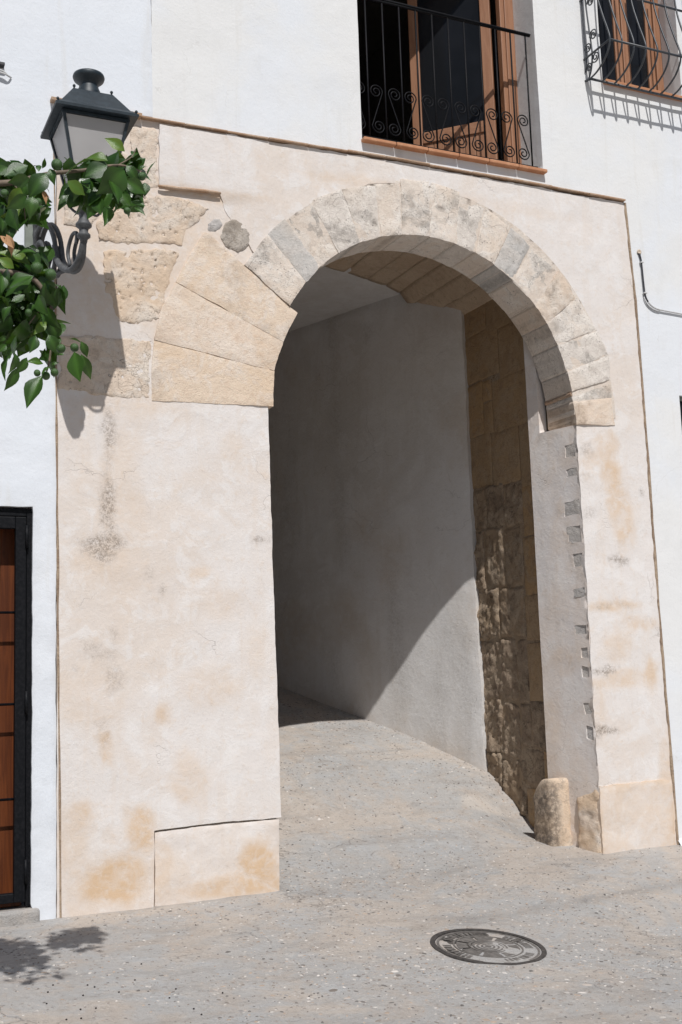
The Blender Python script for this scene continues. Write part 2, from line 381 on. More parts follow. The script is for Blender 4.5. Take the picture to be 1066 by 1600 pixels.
def wood(a, b, axis):
    def f(N):
        sc = {'z': (26, 26, 1.6), 'x': (1.6, 26, 26)}[axis]
        v = N.mapped(sc); n = N.noise(1.0, 5, 0.6, 1.2, v); n2 = N.noise(4.0, 4, 0.6, 0.4, v)
        c = N.mix(N.ramp(n, 0.35, 0.68), a, b); c = N.mix(N.ramp(n2, 0.55, 0.75, 0, 0.5), c, tuple(x * 0.45 for x in a)); N.color(c); N.bump(n2, 0.002, 0.4)
    return f
M_DOORWOOD = mat('varnished_pine', wood((0.075, 0.018, 0.004), (0.135, 0.036, 0.008), 'z'), 0.5, Specular_IOR_Level=0.3)
M_WINWOOD = mat('brown_window_wood', wood((0.27, 0.125, 0.065), (0.34, 0.17, 0.095), 'z'), 0.5)
M_WINWOODH = mat('brown_window_wood_rail', wood((0.27, 0.125, 0.065), (0.34, 0.17, 0.095), 'x'), 0.5)
def glass(N):
    N.color(N.mix(N.ramp(N.noise(2, 2), 0.4, 0.6), (0.010, 0.011, 0.013), (0.014, 0.015, 0.018)))
M_GLASS = mat('dark_window_glass', glass, 0.06, IOR=1.25)
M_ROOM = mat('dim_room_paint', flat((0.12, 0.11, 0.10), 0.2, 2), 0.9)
def castiron(N):
    n = N.noise(50, 5, 0.65); n2 = N.noise(7, 4); c = N.mix(N.ramp(n2, 0.4, 0.65), (0.05, 0.046, 0.043), (0.085, 0.077, 0.07))
    N.color(N.mix(N.ramp(n, 0.5, 0.75), c, (0.26, 0.22, 0.19))); N.bump(n, 0.003, 0.6)
M_CAST = mat('worn_cast_iron', castiron, 0.55, Metallic=0.1)
M_CASTTOP = mat('polished_cast_iron_relief', flat((0.12, 0.11, 0.102), 0.6, 30), 0.5, Metallic=0.1)
M_CASTRIM = mat('dark_cast_iron', flat((0.05, 0.045, 0.042), 0.9, 40), 0.6, Metallic=0.3)
M_CABLE = mat('black_cable', flat((0.03, 0.03, 0.035), 0.3, 40), 0.5)
M_CABLEW = mat('whitewashed_cable', flat((0.50, 0.50, 0.50), 0.2, 60), 0.8)
def leafm(c0, c1, c2):
    def f(N):
        r = N.rnd(); c = N.mix(r, c0, c1); c = N.mix(N.ramp(r, 0.86, 0.93), c, c2)
        u = N.attr(); c = N.mix(N.math('MULTIPLY', u[0], 0.45), c, tuple(x * 2.0 for x in c1)); N.color(c)
        t = N.new('ShaderNodeBsdfTranslucent'); N.link(N.mix(0.5, c, (0.16, 0.30, 0.02)), t.inputs[0])
        m = N.new('ShaderNodeMixShader'); m.inputs[0].default_value = 0.22
        N.link(N.b.outputs[0], m.inputs[1]); N.link(t.outputs[0], m.inputs[2]); N.link(m.outputs[0], N.t.nodes['Material Output'].inputs[0])
        N.bump(N.noise(160, 3), 0.002, 0.3)
    return f
M_LEAF = mat('orange_tree_leaf', leafm((0.022, 0.060, 0.012), (0.045, 0.105, 0.018), (0.12, 0.19, 0.025)), 0.30)
M_FRUIT = mat('green_orange_peel', lambda N: (N.color(N.mix(N.ramp(N.noise(25, 3), 0.4, 0.7), (0.035, 0.085, 0.018), (0.06, 0.125, 0.03))), N.bump(N.vor(260), 0.001, 0.5)), 0.4)
M_BARK = mat('bark', flat((0.13, 0.10, 0.075), 0.8, 30), 0.9)
M_DRY = mat('dry_leaf', flat((0.36, 0.20, 0.10), 0.4, 40), 0.8)

# ------------------------------------------------------------------ the street
def gz(x, y):
    x = np.clip(np.asarray(x, float), -6, 7); y = np.asarray(y, float)
    yf = np.clip(np.minimum(y, 0), -16, 0)
    z = 0.08 * yf - 0.06 * x * ss(0.0, 1.7, -y)
    yy = np.array([-.4, 0, .3, .6, 1.0, 1.55, 2.3, 2.9, 4.2, 8, 12]); zz = np.array([0, 0, .06, .145, .29, .535, .80, .965, 1.33, 2.1, 2.4])
    up = (np.interp(y - .12, yy, zz) + np.interp(y, yy, zz) + np.interp(y + .12, yy, zz)) / 3
    dip = 0.14 * ss(2.05, 2.55, x) * np.exp(-((y - 0.84) / 0.42) ** 2)
    return z + up - dip
def bumps(x, y): return 0.010 * fbm(x * 1.3, y * 1.3, 3, 4) + 0.006 * fbm(x * 9, y * 9, 9, 3)
xs = np.r_[-60, -30, -14, np.arange(-8, -3, .4), np.arange(-3, 4.6, .04), np.arange(4.6, 9, .4), 14, 30, 60]
ys = np.r_[-60, -30, -16, np.arange(-10, -4.4, .4), np.arange(-4.4, 4.4, .04), np.arange(4.4, 9.5, .4), 14, 30, 60]
gx, gy = np.meshgrid(xs, ys); zz = gz(gx, gy) + bumps(gx, gy)
nx = len(xs); gv = np.c_[gx.ravel(), gy.ravel(), zz.ravel()]
gf = [(j * nx + i, j * nx + i + 1, (j + 1) * nx + i + 1, (j + 1) * nx + i) for j in range(len(ys) - 1) for i in range(nx - 1)]
ga = np.zeros((len(gv), 3))
def blob(u, v, cu, cv, ru, rv, seed, soft=0.5, rag=0.5):
    r = np.hypot((u - cu) / ru, (v - cv) / rv) + rag * fbm(u / max(ru, .04) * 1.1, v / max(rv, .04) * 1.1, seed, 3)
    return 1 - ss(1 - soft, 1 + soft, r)
c = P(752, 1233, Z=.42); ga[:, 0] += 0.55 * blob(gv[:, 0], gv[:, 1], c[0], c[1], .17, .13, 4, .3, .7)
wallfoot = np.exp(-(gv[:, 1] / 0.14) ** 2) * (gv[:, 0] < 0.02) * (gv[:, 0] > -1.45)
ga[:, 0] += 0.30 * wallfoot * (0.6 + fbm(gv[:, 0] * 5, gv[:, 1] * 5, 8))
ga[:, 0] += 0.35 * np.exp(-((gv[:, 1] + .05) / 0.25) ** 2) * (gv[:, 0] > 2.55) * (0.7 + fbm(gv[:, 0] * 5, gv[:, 1] * 5, 18))
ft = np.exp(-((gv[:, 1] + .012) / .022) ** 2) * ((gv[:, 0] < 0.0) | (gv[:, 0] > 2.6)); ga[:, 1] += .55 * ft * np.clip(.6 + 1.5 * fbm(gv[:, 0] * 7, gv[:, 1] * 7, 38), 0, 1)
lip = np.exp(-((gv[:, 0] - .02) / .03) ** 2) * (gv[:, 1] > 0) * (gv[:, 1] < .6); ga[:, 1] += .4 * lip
tr = np.exp(-((gv[:, 1] + 1.05 - .12 * gv[:, 0]) / .07) ** 2) * ss(.2, .5, gv[:, 0]); ga[:, 1] += 0.35 * tr * (0.8 + fbm(gv[:, 0] * 6, gv[:, 1] * 6, 28))
st = obj('street', gv, gf, M_GROUND, attr=np.clip(ga, 0, 1)); st['kind'] = 'structure'

# pebbles set flush in the concrete
rng = np.random.default_rng(5)
MHX, MHY = .5, -1.7
for _ in range(12): p = P(763, 1481, Z=float(gz(MHX, MHY))); MHX, MHY = float(p[0]), float(p[1])
pv = []; pf = []; pc = []
pal = np.array([(.13, .12, .11), (.19, .17, .155), (.22, .19, .165), (.24, .21, .19), (.45, .42, .385), (.50, .465, .43), (.36, .28, .22), (.30, .28, .27), (.28, .25, .225), (.40, .35, .31)])
ncl = 0
while ncl < 13000:
    x = rng.uniform(-2.4, 3.6); y = rng.uniform(-4.0, 3.6)
    if y > -.02 and not (0.0 < x < 2.6): continue
    dens = 0.28 + 0.9 * max(0, float(fbm(x * 1.1, y * 1.1, 33, 3)) + 0.25)
    if rng.random() > dens: continue
    if (x - MHX) ** 2 + (y - MHY) ** 2 < .345 ** 2: continue
    ncl += 1
    L = rng.uniform(.005, .013) * (1.7 if rng.random() < .12 else 1) * (1.5 if (y < -1.6 and rng.random() < .18) else 1); W = L * rng.uniform(.35, .75); a = rng.normal(0.1, .7)
    z = float(gz(x, y) + bumps(x, y)); hh = rng.uniform(.0008, .0035); b = len(pv); ca, sa = math.cos(a), math.sin(a)
    dzx = float(gz(x + .02, y) - gz(x - .02, y)) / .04; dzy = float(gz(x, y + .02) - gz(x, y - .02)) / .04
    for k in range(7):
        t = 2 * math.pi * k / 7; u = L * math.cos(t) * rng.uniform(.85, 1.1); w = W * math.sin(t) * rng.uniform(.85, 1.1)
        dx = u * ca - w * sa; dy = u * sa + w * ca; pv.append((x + dx, y + dy, z + dzx * dx + dzy * dy - .002 + hh * .3))
    for k in range(7):
        u, w = np.array(pv[b + k][:2]) - (x, y); pv.append((x + u * .6, y + w * .6, z + dzx * u * .6 + dzy * w * .6 + hh))
    pf += [(b + k, b + (k + 1) % 7, b + 7 + (k + 1) % 7, b + 7 + k) for k in range(7)] + [tuple(range(b + 7, b + 14))]
    q = pal[rng.integers(len(pal))] * rng.uniform(.8, 1.25); pc += [q] * 14
pb = obj('pebbles', pv, pf, M_PEBBLE, attr=np.array(pc)); pb['kind'] = 'stuff'
# dried black berries lying on the concrete, lower left
bv = []
for (bx, by) in [(83, 1540), (137, 1540), (148, 1543), (130, 1556), (75, 1551), (211, 1532), (221, 1507), (186, 1551), (306, 1446), (265, 1560), (275, 1546), (126, 1578), (104, 1594), (127, 1592), (150, 1576), (73, 1569), (348, 1552), (303, 1577), (315, 1586)]:
    z = -.2
    for _ in range(8): p = P(bx, by, Z=z); z = float(gz(p[0], p[1]) + bumps(p[0], p[1]))
    if not bv: bv.append(obj('fallen_berry', *lathe([(.001, .000), (.004, .002), (.005, .0045), (.0035, .0075), (.001, .0085)], (0, 0, 0), 7), mat('dry_black_berry', flat((.018, .014, .012), .5, 50), .7))); o = bv[0]
    else: o = bv[0].copy(); COL.objects.link(o)
    o.location = (p[0], p[1], z - .002); o['label'] = 'tiny round black dried berry lying on the pebbled concrete'; o['category'] = 'berry'; o['group'] = 'black berries scattered on the concrete'

# ------------------------------------------------------------------ the gateway
G = thing('stone_gateway', 'cream plastered gateway wall with a round arch of worn stone over the sloping passage', 'archway', (1.3, 0, 0))
CX, CZ, R0 = 1.309, 3.401, 1.278
def onarc(a, r=R0): return (CX + r * math.cos(a), CZ + r * math.sin(a))
# stains on the facade, in photo measurements mapped to the wall
def stains(spec):
    out = []
    for (px, py, rx, ry, s) in spec:
        u, v = F(px, py); u2, _ = F(px + rx, py); _, v2 = F(px, py - ry); out.append((u, v, abs(u2 - u), abs(v2 - v), s))
    return out
OCH = stains([(172, 1375, 48, 30, .95), (220, 1295, 20, 30, .8), (130, 1272, 13, 18, .6), (165, 1168, 9, 22, .65), (255, 1115, 12, 14, .6), (300, 1222, 28, 34, .35),
              (408, 1355, 26, 36, .85), (370, 1385, 60, 18, .5), (115, 1330, 22, 60, .3), (250, 1350, 14, 40, .25), (330, 1075, 40, 30, .3), (310, 895, 14, 8, .4), (345, 945, 40, 22, .28), (190, 780, 30, 130, .20),
              (160, 880, 40, 30, .3), (150, 1090, 50, 50, .25), (360, 700, 20, 16, .2), (120, 700, 18, 60, .2), (180, 630, 80, 16, .3), (400, 1020, 20, 40, .18),
              (955, 745, 13, 38, .75), (970, 805, 16, 40, .65), (948, 700, 18, 20, .5), (985, 972, 14, 10, .5), (958, 948, 34, 8, .6), (1010, 975, 10, 8, .5), (1016, 1050, 9, 22, .65), (968, 1062, 34, 12, .5),
              (965, 1010, 20, 24, .35), (1045, 1230, 12, 70, .5), (935, 1100, 14, 40, .25), (990, 1300, 60, 16, .45), (930, 715, 12, 14, .4), (560, 285, 90, 8, .35), (340, 305, 70, 8, .35), (760, 320, 120, 8, .18)])
DRK = stains([(172, 672, 8, 30, .75), (170, 718, 9, 16, .35), (169, 785, 9, 34, .75), (163, 855, 24, 14, .75), (174, 845, 8, 20, .6), (180, 1062, 14, 16, .35), (140, 1010, 14, 6, .4), (158, 1025, 20, 8, .3), (180, 990, 6, 10, .4),
              (120, 1050, 4, 6, .3), (405, 845, 10, 4, .7), (255, 920, 24, 3, .5), (232, 895, 8, 8, .3), (160, 1130, 10, 4, .3), (165, 1150, 8, 12, .25),
              (942, 1048, 15, 5, 1.0), (945, 1141, 22, 5, .9), (930, 1143, 6, 10, .7), (965, 874, 12, 4, .8), (972, 880, 6, 4, .6), (916, 704, 8, 8, .45), (916, 745, 12, 3, .3), (920, 800, 10, 8, .3), (955, 947, 22, 3, .4), (1000, 768, 4, 5, .6), (950, 640, 60, 3, .1),
              (250, 1345, 5, 2, .9), (430, 640, 10, 3, .5)])
def facade_attr(extra=0.0):
    def f(u, v, d):
        a = np.zeros((len(u), 3))
        for k, (cu, cv, ru, rv, s) in enumerate(OCH): a[:, 0] = np.maximum(a[:, 0], s * blob(u, v, cu, cv, ru * 1.15, rv * 1.15, k, .45, .6))
        for k, (cu, cv, ru, rv, s) in enumerate(DRK): a[:, 1] = np.maximum(a[:, 1], s * blob(u, v, cu, cv, ru * 1.15, rv * 1.15, 50 + k, .5, .9))
        a[:, 0] += .22 * np.exp(-np.clip(v - gz(u, 0 * u), 0, 9) / .25) * np.clip(.8 + 1.5 * fbm(u * 4, v * 4, 71), 0, 2)
        a[:, 0] += extra * ss(3.2, 3.6, v) * (.5 + .8 * fbm(u * 2, v * 2, 72)) * (u < .3)
        return np.clip(a, 0, 1)
    return f
def relief(amp=0.006, seed=1):
    return lambda u, v, d: amp * (1.6 * fbm(u * 1.4, v * 1.4, seed, 3) + 0.8 * fbm(u * 7, v * 7, seed + 9, 3))
crack_l = [F(242, 1299), F(300, 1291), F(350, 1285), F(395, 1282), F(440, 1278)]
# left pier plaster (the older, lower coat)
arcL = [onarc(a, 1.34) for a in np.radians(np.arange(176, 88, -8))]
outl = [(-1.455, -.2), F(240, 1440)] + [F(241, 1340)] + [F(241.5, 1297.5)] + [(u, v + .004) for u, v in crack_l] + [(0.0, 3.27)] + [(0.03, 3.40)] + arcL + [(1.3, 5.235), (-.885, 5.235), (-1.455, 5.22)]
v_, f_, a_ = skin(outl, .035, front(0.0), relief(), .035, seed=2, rag=.003, afun=facade_attr(.55))
obj('pier_plaster', v_, f_, M_PLASTER, G, attr=a_)
# upper and right plaster coat, a finger proud of the older one
arcR = [onarc(a, 1.685) for a in np.radians(np.arange(0, 146, 5))]
panel = [(2.609, -.2), (3.318, -.2)] + [F(x, y) for x, y in [(1057, 1325), (1040, 1120), (1022, 900), (1008, 700), (990, 470), (973, 318)]] + [F(600, 251), F(248, 196), F(248, 292), F(342, 303), F(352, 330)] + arcR[::-1] + [(2.609, 3.30)]
def panel_h(u, v, d):
    return relief(.006, 5)(u, v, d) + .010 * (1 - ss(-.5, .3, u)) * ss(4.70, 4.82, v) - .012 * (1 - ss(-.42, .0, u + 0.10 * (v - 5))) * ss(4.80, 4.70, v) - .004
v_, f_, a_ = skin(panel, .035, front(-.016), panel_h, .06, seed=3, rag=.007, fixed=(0, 1), afun=facade_attr(0))
obj('upper_plaster', v_, f_, M_PLASTER, G, attr=a_)
# ledge under the plaster coat and the tile cord along its top
lw = []
for k in range(10):
    t = k / 9; u0, z0 = F(246 + 97 * t, 291.5 + 11.5 * t); lw.append((u0, -.026 - .008 * float(vn(k * .9, 2)), z0 - .006 + .004 * float(vn(k * 1.3, 5))))
obj('ledge_tile', *tube(lw, [.008] + [.013] * 8 + [.009], 7), M_CORD, G)
cord = [F(x, y) for x, y in [(78, 161), (220, 187), (480, 230), (600, 249), (800, 284), (974, 316)]]
parts = []
for i in range(len(cord) - 1):
    (u0, z0), (u1, z1) = cord[i], cord[i + 1]; n = max(1, int((u1 - u0) / .30))
    for k in range(n):
        a = (u0 + (u1 - u0) * k / n, z0 + (z1 - z0) * k / n); b = (u0 + (u1 - u0) * (k + 1) / n, z0 + (z1 - z0) * (k + 1) / n)
        j = random.uniform(-.003, .003); hh = .024 if i < 1 else random.uniform(.011, .016); dp = .055 if i < 1 else random.uniform(.034, .042)
        V, Fc = bbox(0, b[0] - a[0] - .003, -dp, .02, 0, hh, .003)
        V = [(a[0] + x, y, a[1] + j + z + (b[1] - a[1]) * x / (b[0] - a[0])) for x, y, z in V]
        obj('cord_tile', V, Fc, M_CORD, G, False)
# brown seams at both sides
def seam(pts, w, y, name):
    P2 = []; Fc = []
    pts = [Vector(p) for p in pts]; n = 60; V = []
    for k in range(n + 1):
        t = k / n * (len(pts) - 1); i = min(int(t), len(pts) - 2); p = pts[i].lerp(pts[i + 1], t - i)
        ww = w * (1.0 + 1.0 * float(fbm(k * .23, 3, 4, 3))); o = .004 * float(vn(k * .2, 9)); dd = y - .004 * (.5 + float(vn(k * .9, 4)))
        V += [(p.x + o - ww / 2, .02, p.y), (p.x + o - ww / 2, dd, p.y), (p.x + o + ww / 2, dd, p.y), (p.x + o + ww / 2, .02, p.y)]
    for k in range(n): Fc += [(4 * k + j, 4 * k + j + 1, 4 * k + j + 5, 4 * k + j + 4) for j in range(3)]
    Fc = [f[::-1] for f in Fc]
    obj(name, V, Fc, M_SEAM, G)
seam([F(x, y) for x, y in [(975, 318), (992, 470), (1010, 700), (1024, 900), (1042, 1120), (1059, 1326)]], .016, -.016, 'plaster_seam')
seam([F(x, y) for x, y in [(84, 170), (86, 400), (88, 640), (90, 900), (92, 1150), (95, 1438)]], .012, -.008, 'plaster_seam')
# masonry core behind the plaster, with the opening
core = [(-1.44, -.2), (-.05, -.2), (-.05, 3.28)] + [onarc(a, R0 + .016) for a in np.radians(np.linspace(183, -3, 40))] + [(2.70, 3.28), (2.70, -.2), (3.30, -.2), (3.22, 5.24), (-1.44, 5.2)]
V, Fc, A = skin(core, .12, front(.034), None, .325, seed=4)
obj('wall_core', V, Fc, M_MORTAR, G, attr=np.zeros((len(V), 3)))
bed = [onarc(a, R0 + .006) for a in np.radians(np.linspace(146, -1, 50))] + [onarc(a, 1.69) for a in np.radians(np.linspace(-1, 146, 50))]
V, Fc, A = skin(bed, .04, front(-.0145), lambda u, v, d: .005 * fbm(u * 12, v * 12, 7, 3), .36, seed=9, afun=lambda u, v, d: np.zeros((len(u), 3)))
obj('mortar_bed', V, Fc, M_JOINT, G, attr=A)
# voussoirs
J = [((381.6, 413), (453.4, 478.5)), ((418, 365), (479.5, 441)), ((445.4, 341), (503, 417)), ((485, 311), (526.7, 392)), ((534, 295), (565, 381)), ((587, 289), (597, 373)),
     ((625.6, 279), (630, 370)), ((671, 282), (672, 375)), ((719, 299), (711, 385)), ((758, 324), (742, 394)), ((799, 354), (773, 412)), ((829, 385), (802, 437)), ((873, 422), (834, 479)),
     ((902, 464), (856, 505)), ((935, 516), (869, 540)), ((952, 554), (881, 582)), ((954, 593), (889.5, 613)), ((955, 600), (891, 618)), ((957, 621), (893, 627)), ((962.5, 665), (895, 664))]
JW = []
for o, i in J:
    a = F(*o, -.02); b = F(*i, -.02); ang = math.atan2(b[1] - CZ, b[0] - CX); JW.append((a, onarc(ang), ang))
JW[-1] = (JW[-1][0], (2.600, 3.295), JW[-1][2])
kinds = ['p', 'g', 'p', 'p', 'g2', 'p', 'g2', 'p', 'p', 'p', 'g2', 'p', 'r', 'p', 'p', 'p', 'o', 'p', 'b']
def rough(amp, seed):
    return lambda u, v, d: amp * (1.5 * fbm(u * 6, v * 6, seed, 4) + .6 * np.abs(fbm(u * 22, v * 22, seed + 3, 3)))
def shrink(poly, g):
    c = np.mean(poly, 0); out = []
    for p in poly:
        d = np.array(p) - c; L = np.hypot(*d); out.append(tuple(c + d * (1 - g / L)))
    return out
for k in range(len(J) - 1):
    (o0, i0, a0), (o1, i1, a1) = JW[k], JW[k + 1]; kd = kinds[k]
    arc = [onarc(a0 + (a1 - a0) * t, R0 - .004) for t in (.33, .66)] if k not in (18,) else []
    mo = ((o0[0] + o1[0]) / 2, (o0[1] + o1[1]) / 2); dm = np.array(mo) - (CX, CZ); mo = tuple(np.array(mo) + dm / np.hypot(*dm) * random.uniform(-.008, .012))
    poly = [i0] + arc + [i1, o1, mo, o0]
    if kd != 'o': poly = shrink(poly, .005)
    m = {'g': M_GREYST, 'g2': M_GREYST, 'b': M_BLOCK, 'o': M_OLDBRICK, 'r': M_PITTED}.get(kd, M_VOUSS)
    if kd == 'g2': m = M_VOUSS if k != 10 else M_GREYST
    amp = {'g': .003, 'r': .016, 'o': .003}.get(kd, .0075)
    def aff(u, v, d, k=k, kd=kd):
        a = np.zeros((len(u), 3)); a[:, 1] = .55 * ss(.05, .35, fbm(u * 5, v * 5, 90 + k, 4)) + (.9 * blob(u, v, *F(686, 326), .04, .022, 8) + .7 * blob(u, v, *F(583, 350), .03, .02, 8))
        a[:, 0] = .25 * ss(-.1, .4, fbm(u * 3, v * 3, 190 + k, 3)); return np.clip(a, 0, 1)
    V, Fc, A = skin(poly, .02, front((-.019 if kd != 'o' else -.012) + (k % 3 - 1) * .003), rough(amp, 20 + k), .36, rag=.0045 if kd != 'o' else .002, seed=30 + k, bevel=.006 if kd != 'o' else .003, afun=aff)
    o = obj('voussoir' if kd != 'o' else 'brick', V, Fc, m, G, attr=A)
    if kd == 'g': o['label'] = 'smooth bluish grey replacement voussoir'
    if kd == 'o': o['label'] = 'thin orange brick packed between voussoirs'
    if kd == 'r': o['label'] = 'badly eroded voussoir with holes'
# honey coloured springer blocks on the left
B = [[(320, 362), (330, 366), (381, 413), (452, 478.5), (466, 489), (455, 510), (443.5, 534), (275, 440), (296, 398)],
     [(275, 440.5), (443.5, 534.5), (436, 555), (430, 579.5), (241, 530.5), (253, 480)],
     [(241, 531), (430, 580), (428, 606), (428, 635), (238, 625), (237, 580)]]
for k, b in enumerate(B):
    V, Fc, A = skin(shrink([F(x, y, -.012) for x, y in b][::-1], .0025), .025, front(-.011), rough(.0045, 60 + k), .36, rag=.0035, seed=60 + k, bevel=.004,
                    afun=lambda u, v, d, k=k: np.c_[np.clip(.35 * ss(-.1, .4, fbm(u * 3, v * 3, 300 + k, 3)), 0, 1), .30 * ss(.15, .5, fbm(u * 5, v * 5, 320 + k)), u * 0])
    obj('springer_block', V, Fc, M_BLOCK, G, attr=A)
# rough stones showing through the plaster, with drilled holes
S = [[(206, 198), (243, 203), (247, 288), (225, 296), (212, 270), (204, 235)],
     [(152, 348), (178, 318), (205, 300), (250, 304), (310, 318), (326, 326), (300, 352), (284, 384), (215, 381), (155, 376)],
     [(163, 392), (222, 390), (280, 396), (263, 448), (249, 497), (213, 509), (184, 504), (174, 465), (163, 458)],
     [(92, 524), (195, 528), (237, 531), (236, 623), (170, 618), (92, 606)],
     [(100, 210), (200, 240), (215, 292), (165, 330), (140, 350), (100, 350)]]
for k, b in enumerate(S):
    poly = [F(x, y) for x, y in b][::-1]; rg = np.random.default_rng(k + 3); q = np.array(poly)
    hol = []
    for _ in range([8, 55, 60, 12, 8][k]):
        p = rg.uniform(q.min(0), q.max(0)); hol.append((p[0], p[1], rg.uniform(.006, .011)))
    if k == 2: hol += [(*F(200, 399), .018), (*F(172, 438), .014), (*F(237, 444), .013)]
    def hf(u, v, d, hol=hol, k=k):
        h = rough(.007, 80 + k)(u, v, d) + .004
        for (a, b2, r) in hol: h = h - .012 * np.exp(-(((u - a) ** 2 + (v - b2) ** 2) / r ** 2) ** 2)
        return h * (1 if k < 3 else .8)
    def af(u, v, d, hol=hol, k=k):
        a = np.zeros((len(u), 3)); a[:, 0] = .55 * ss(-.25, .35, fbm(u * 4, v * 4, 400 + k, 3)) * (1 if k in (1, 2) else .35)
        for (x, y, r) in hol: a[:, 1] = np.maximum(a[:, 1], 2.0 * np.exp(-(((u - x) ** 2 + (v - y) ** 2) / (r * .8) ** 2) ** 2))  # shade inside the holes is painted in as dark spots
        a[:, 1] = np.maximum(a[:, 1], .30 * ss(.2, .5, fbm(u * 9, v * 9, 420 + k))); return a
    V, Fc, A = skin(poly, .011, front(.000), hf, .03, rag=.015, seed=70 + k, bevel=.007, afun=af)
    obj('facing_stone', V, Fc, M_PITTED, G, attr=A)
for k, (b, m) in enumerate([([(352, 352), (366, 345), (384, 350), (391, 366), (385, 384), (372, 394), (357, 388), (346, 372)], M_DARKBRICK), ([(325, 350), (334, 343), (345, 347), (344, 358), (334, 365), (326, 360)], M_GREYST)]):
    V, Fc, A = skin([F(x, y) for x, y in b][::-1], .012, front(-.006), rough(.012, 95 + k), .05, rag=.011, seed=96 + k, bevel=.008, afun=lambda u, v, d: np.c_[u * 0, .35 * ss(0, .3, fbm(u * 20, v * 20, 5)), u * 0])
    obj('rubble_stone', V, Fc, M_DARKSTONE if k == 0 else M_DARKBRICK, G, attr=A)
# base blocks of both piers
V, Fc, A = skin([F(x, y) for x, y in [(243, 1301), (300, 1293), (350, 1287), (395, 1284), (437, 1280), (437.5, 1392), (438, 1420), (243, 1425)]][::-1], .025, front(.004), rough(.006, 111), .05, rag=.002, seed=111, bevel=.008,
                afun=lambda u, v, d: facade_attr(0)(u, v, d) * [1, .8, 1] + np.c_[.12 + .2 * fbm(u * 3, v * 3, 7), u * 0, u * 0])
obj('base_block', V, Fc, M_PLASTER, G, attr=np.clip(A, 0, 1))
V, Fc, A = skin([F(x, y) for x, y in [(934, 1228), (980, 1224), (1030, 1218), (1046, 1220), (1052, 1300), (1053, 1340), (940, 1342)]][::-1], .025, front(-.026), rough(.006, 112), .05, rag=.005, seed=112, bevel=.008,
                afun=lambda u, v, d: np.c_[.38 + .35 * fbm(u * 3, v * 3, 7) + .3 * np.exp(-d / .03), u * 0, u * 0])
obj('base_block', V, Fc, M_PLASTER, G, attr=np.clip(A, 0, 1))
def jam(off=0.0): return lambda u, v, h: (XJ - SJ * u - CJ * (h - off), CJ * u - SJ * (h - off), v)
def PJ(px, py):
    q = ROT @ np.array([px - 533.0, 800.0 - py, -FPX]); n = np.array([CJ, SJ, 0]); t = ((np.array([XJ, 0, 0]) - CAM) @ n) / (q @ n); p = CAM + t * q; return ((p[1]) / CJ, p[2])
# right jamb, with old bricks set into its front edge
XJ = 2.608; tj = math.radians(14); CJ, SJ = math.cos(tj), math.sin(tj)      # the jamb is splayed
def side(x0): return lambda u, v, h: (x0 - h, u, v)
rects = [(408, 440, 125, 170), (412, 448, 210, 238), (405, 457, 320, 368), (418, 460, 410, 462), (438, 472, 498, 545), (440, 475, 625, 648), (443, 487, 752, 782), (462, 497, 825, 862), (465, 498, 893, 926), (478, 505, 1018, 1055), (487, 515, 1100, 1145)]
holes = []
for (x0, x1, y0, y1) in rects:
    q = [PJ(700 + x / 2.222, 640 + y / 2.222) for x, y in ((x0, y0), (x1, y0 + 3), (x1, y1), (x0, y1))]
    yy0 = max(.012, min(q[1][0], q[2][0])); yy1 = max(q[0][0], q[3][0]); yy1 = max(yy1, yy0 + .07)
    jj = lambda: random.uniform(-.009, .009)
    ym, zm = (yy0 + yy1) / 2, (q[0][1] + q[3][1]) / 2
    holes.append([(yy0, q[3][1] + jj()), (ym, q[3][1] + jj()), (yy1 + jj(), q[3][1] + jj()), (yy1 + jj(), zm), (yy1 + jj(), q[0][1] + jj()), (ym, q[0][1] + jj()), (yy0, q[0][1] + jj())])
jamb = [(-.012, -.2), (.49, -.2), (.49, 5.06), (.374, 5.06), (.374, 3.30), (-.008, 3.30)]
def jaf(u, v, d):
    a = np.zeros((len(u), 3))
    a[:, 0] = .30 * ss(.0, .45, fbm(u * 3 + 5, v * 2, 501)) + .5 * np.exp(-np.clip(v - .15, 0, 9) / .22) + .35 * blob(u, v, .25, 1.45, .14, .10, 3) + .3 * blob(u, v, .2, 2.5, .10, .2, 4) + .3 * blob(u, v, .42, 1.0, .1, .2, 6)
    a[:, 1] = .20 * ss(.25, .5, fbm(u * 8, v * 8, 505)) + .25 * np.exp(-np.clip(u, 0, 1) / .05) * ss(-.1, .3, fbm(u * 4, v * 4, 511))
    return np.clip(a, 0, 1)
V, Fc, A = skin(jamb, .03, jam(), lambda u, v, d: .007 * fbm(u * 3, v * 3, 21, 4), .09, holes=holes, rag=.004, seed=21, flip=True, afun=jaf, fixed=(1, 2, 3, 4, 5))
obj('jamb_plaster', V, Fc, M_JAMB, G, attr=A)
for k, h in enumerate(holes):
    V, Fc, A = skin(shrink(h, -.008), .015, jam(.006), rough(.008, 130 + k), .08, seed=130 + k, flip=True, afun=lambda u, v, d: np.zeros((len(u), 3)))
    obj('brick', V, Fc, M_DARKBRICK, G, attr=A)
V, Fc, A = skin([(.0, -.1), (.21, -.1), (.20, .17), (.20, .40), (.09, .44), (.02, .49), (-.012, .45)], .018, jam(-.012), lambda u, v, d: rough(.020, 141)(u, v, d), .08, rag=.008, seed=141, flip=True, bevel=.015,
                afun=lambda u, v, d: np.c_[.75 * ss(-.3, .3, fbm(u * 8, v * 8, 142)), .45 * ss(.0, .4, fbm(u * 14, v * 14, 143)), u * 0])
obj('eroded_corner_stone', V, Fc, M_PITTED, G, attr=A)
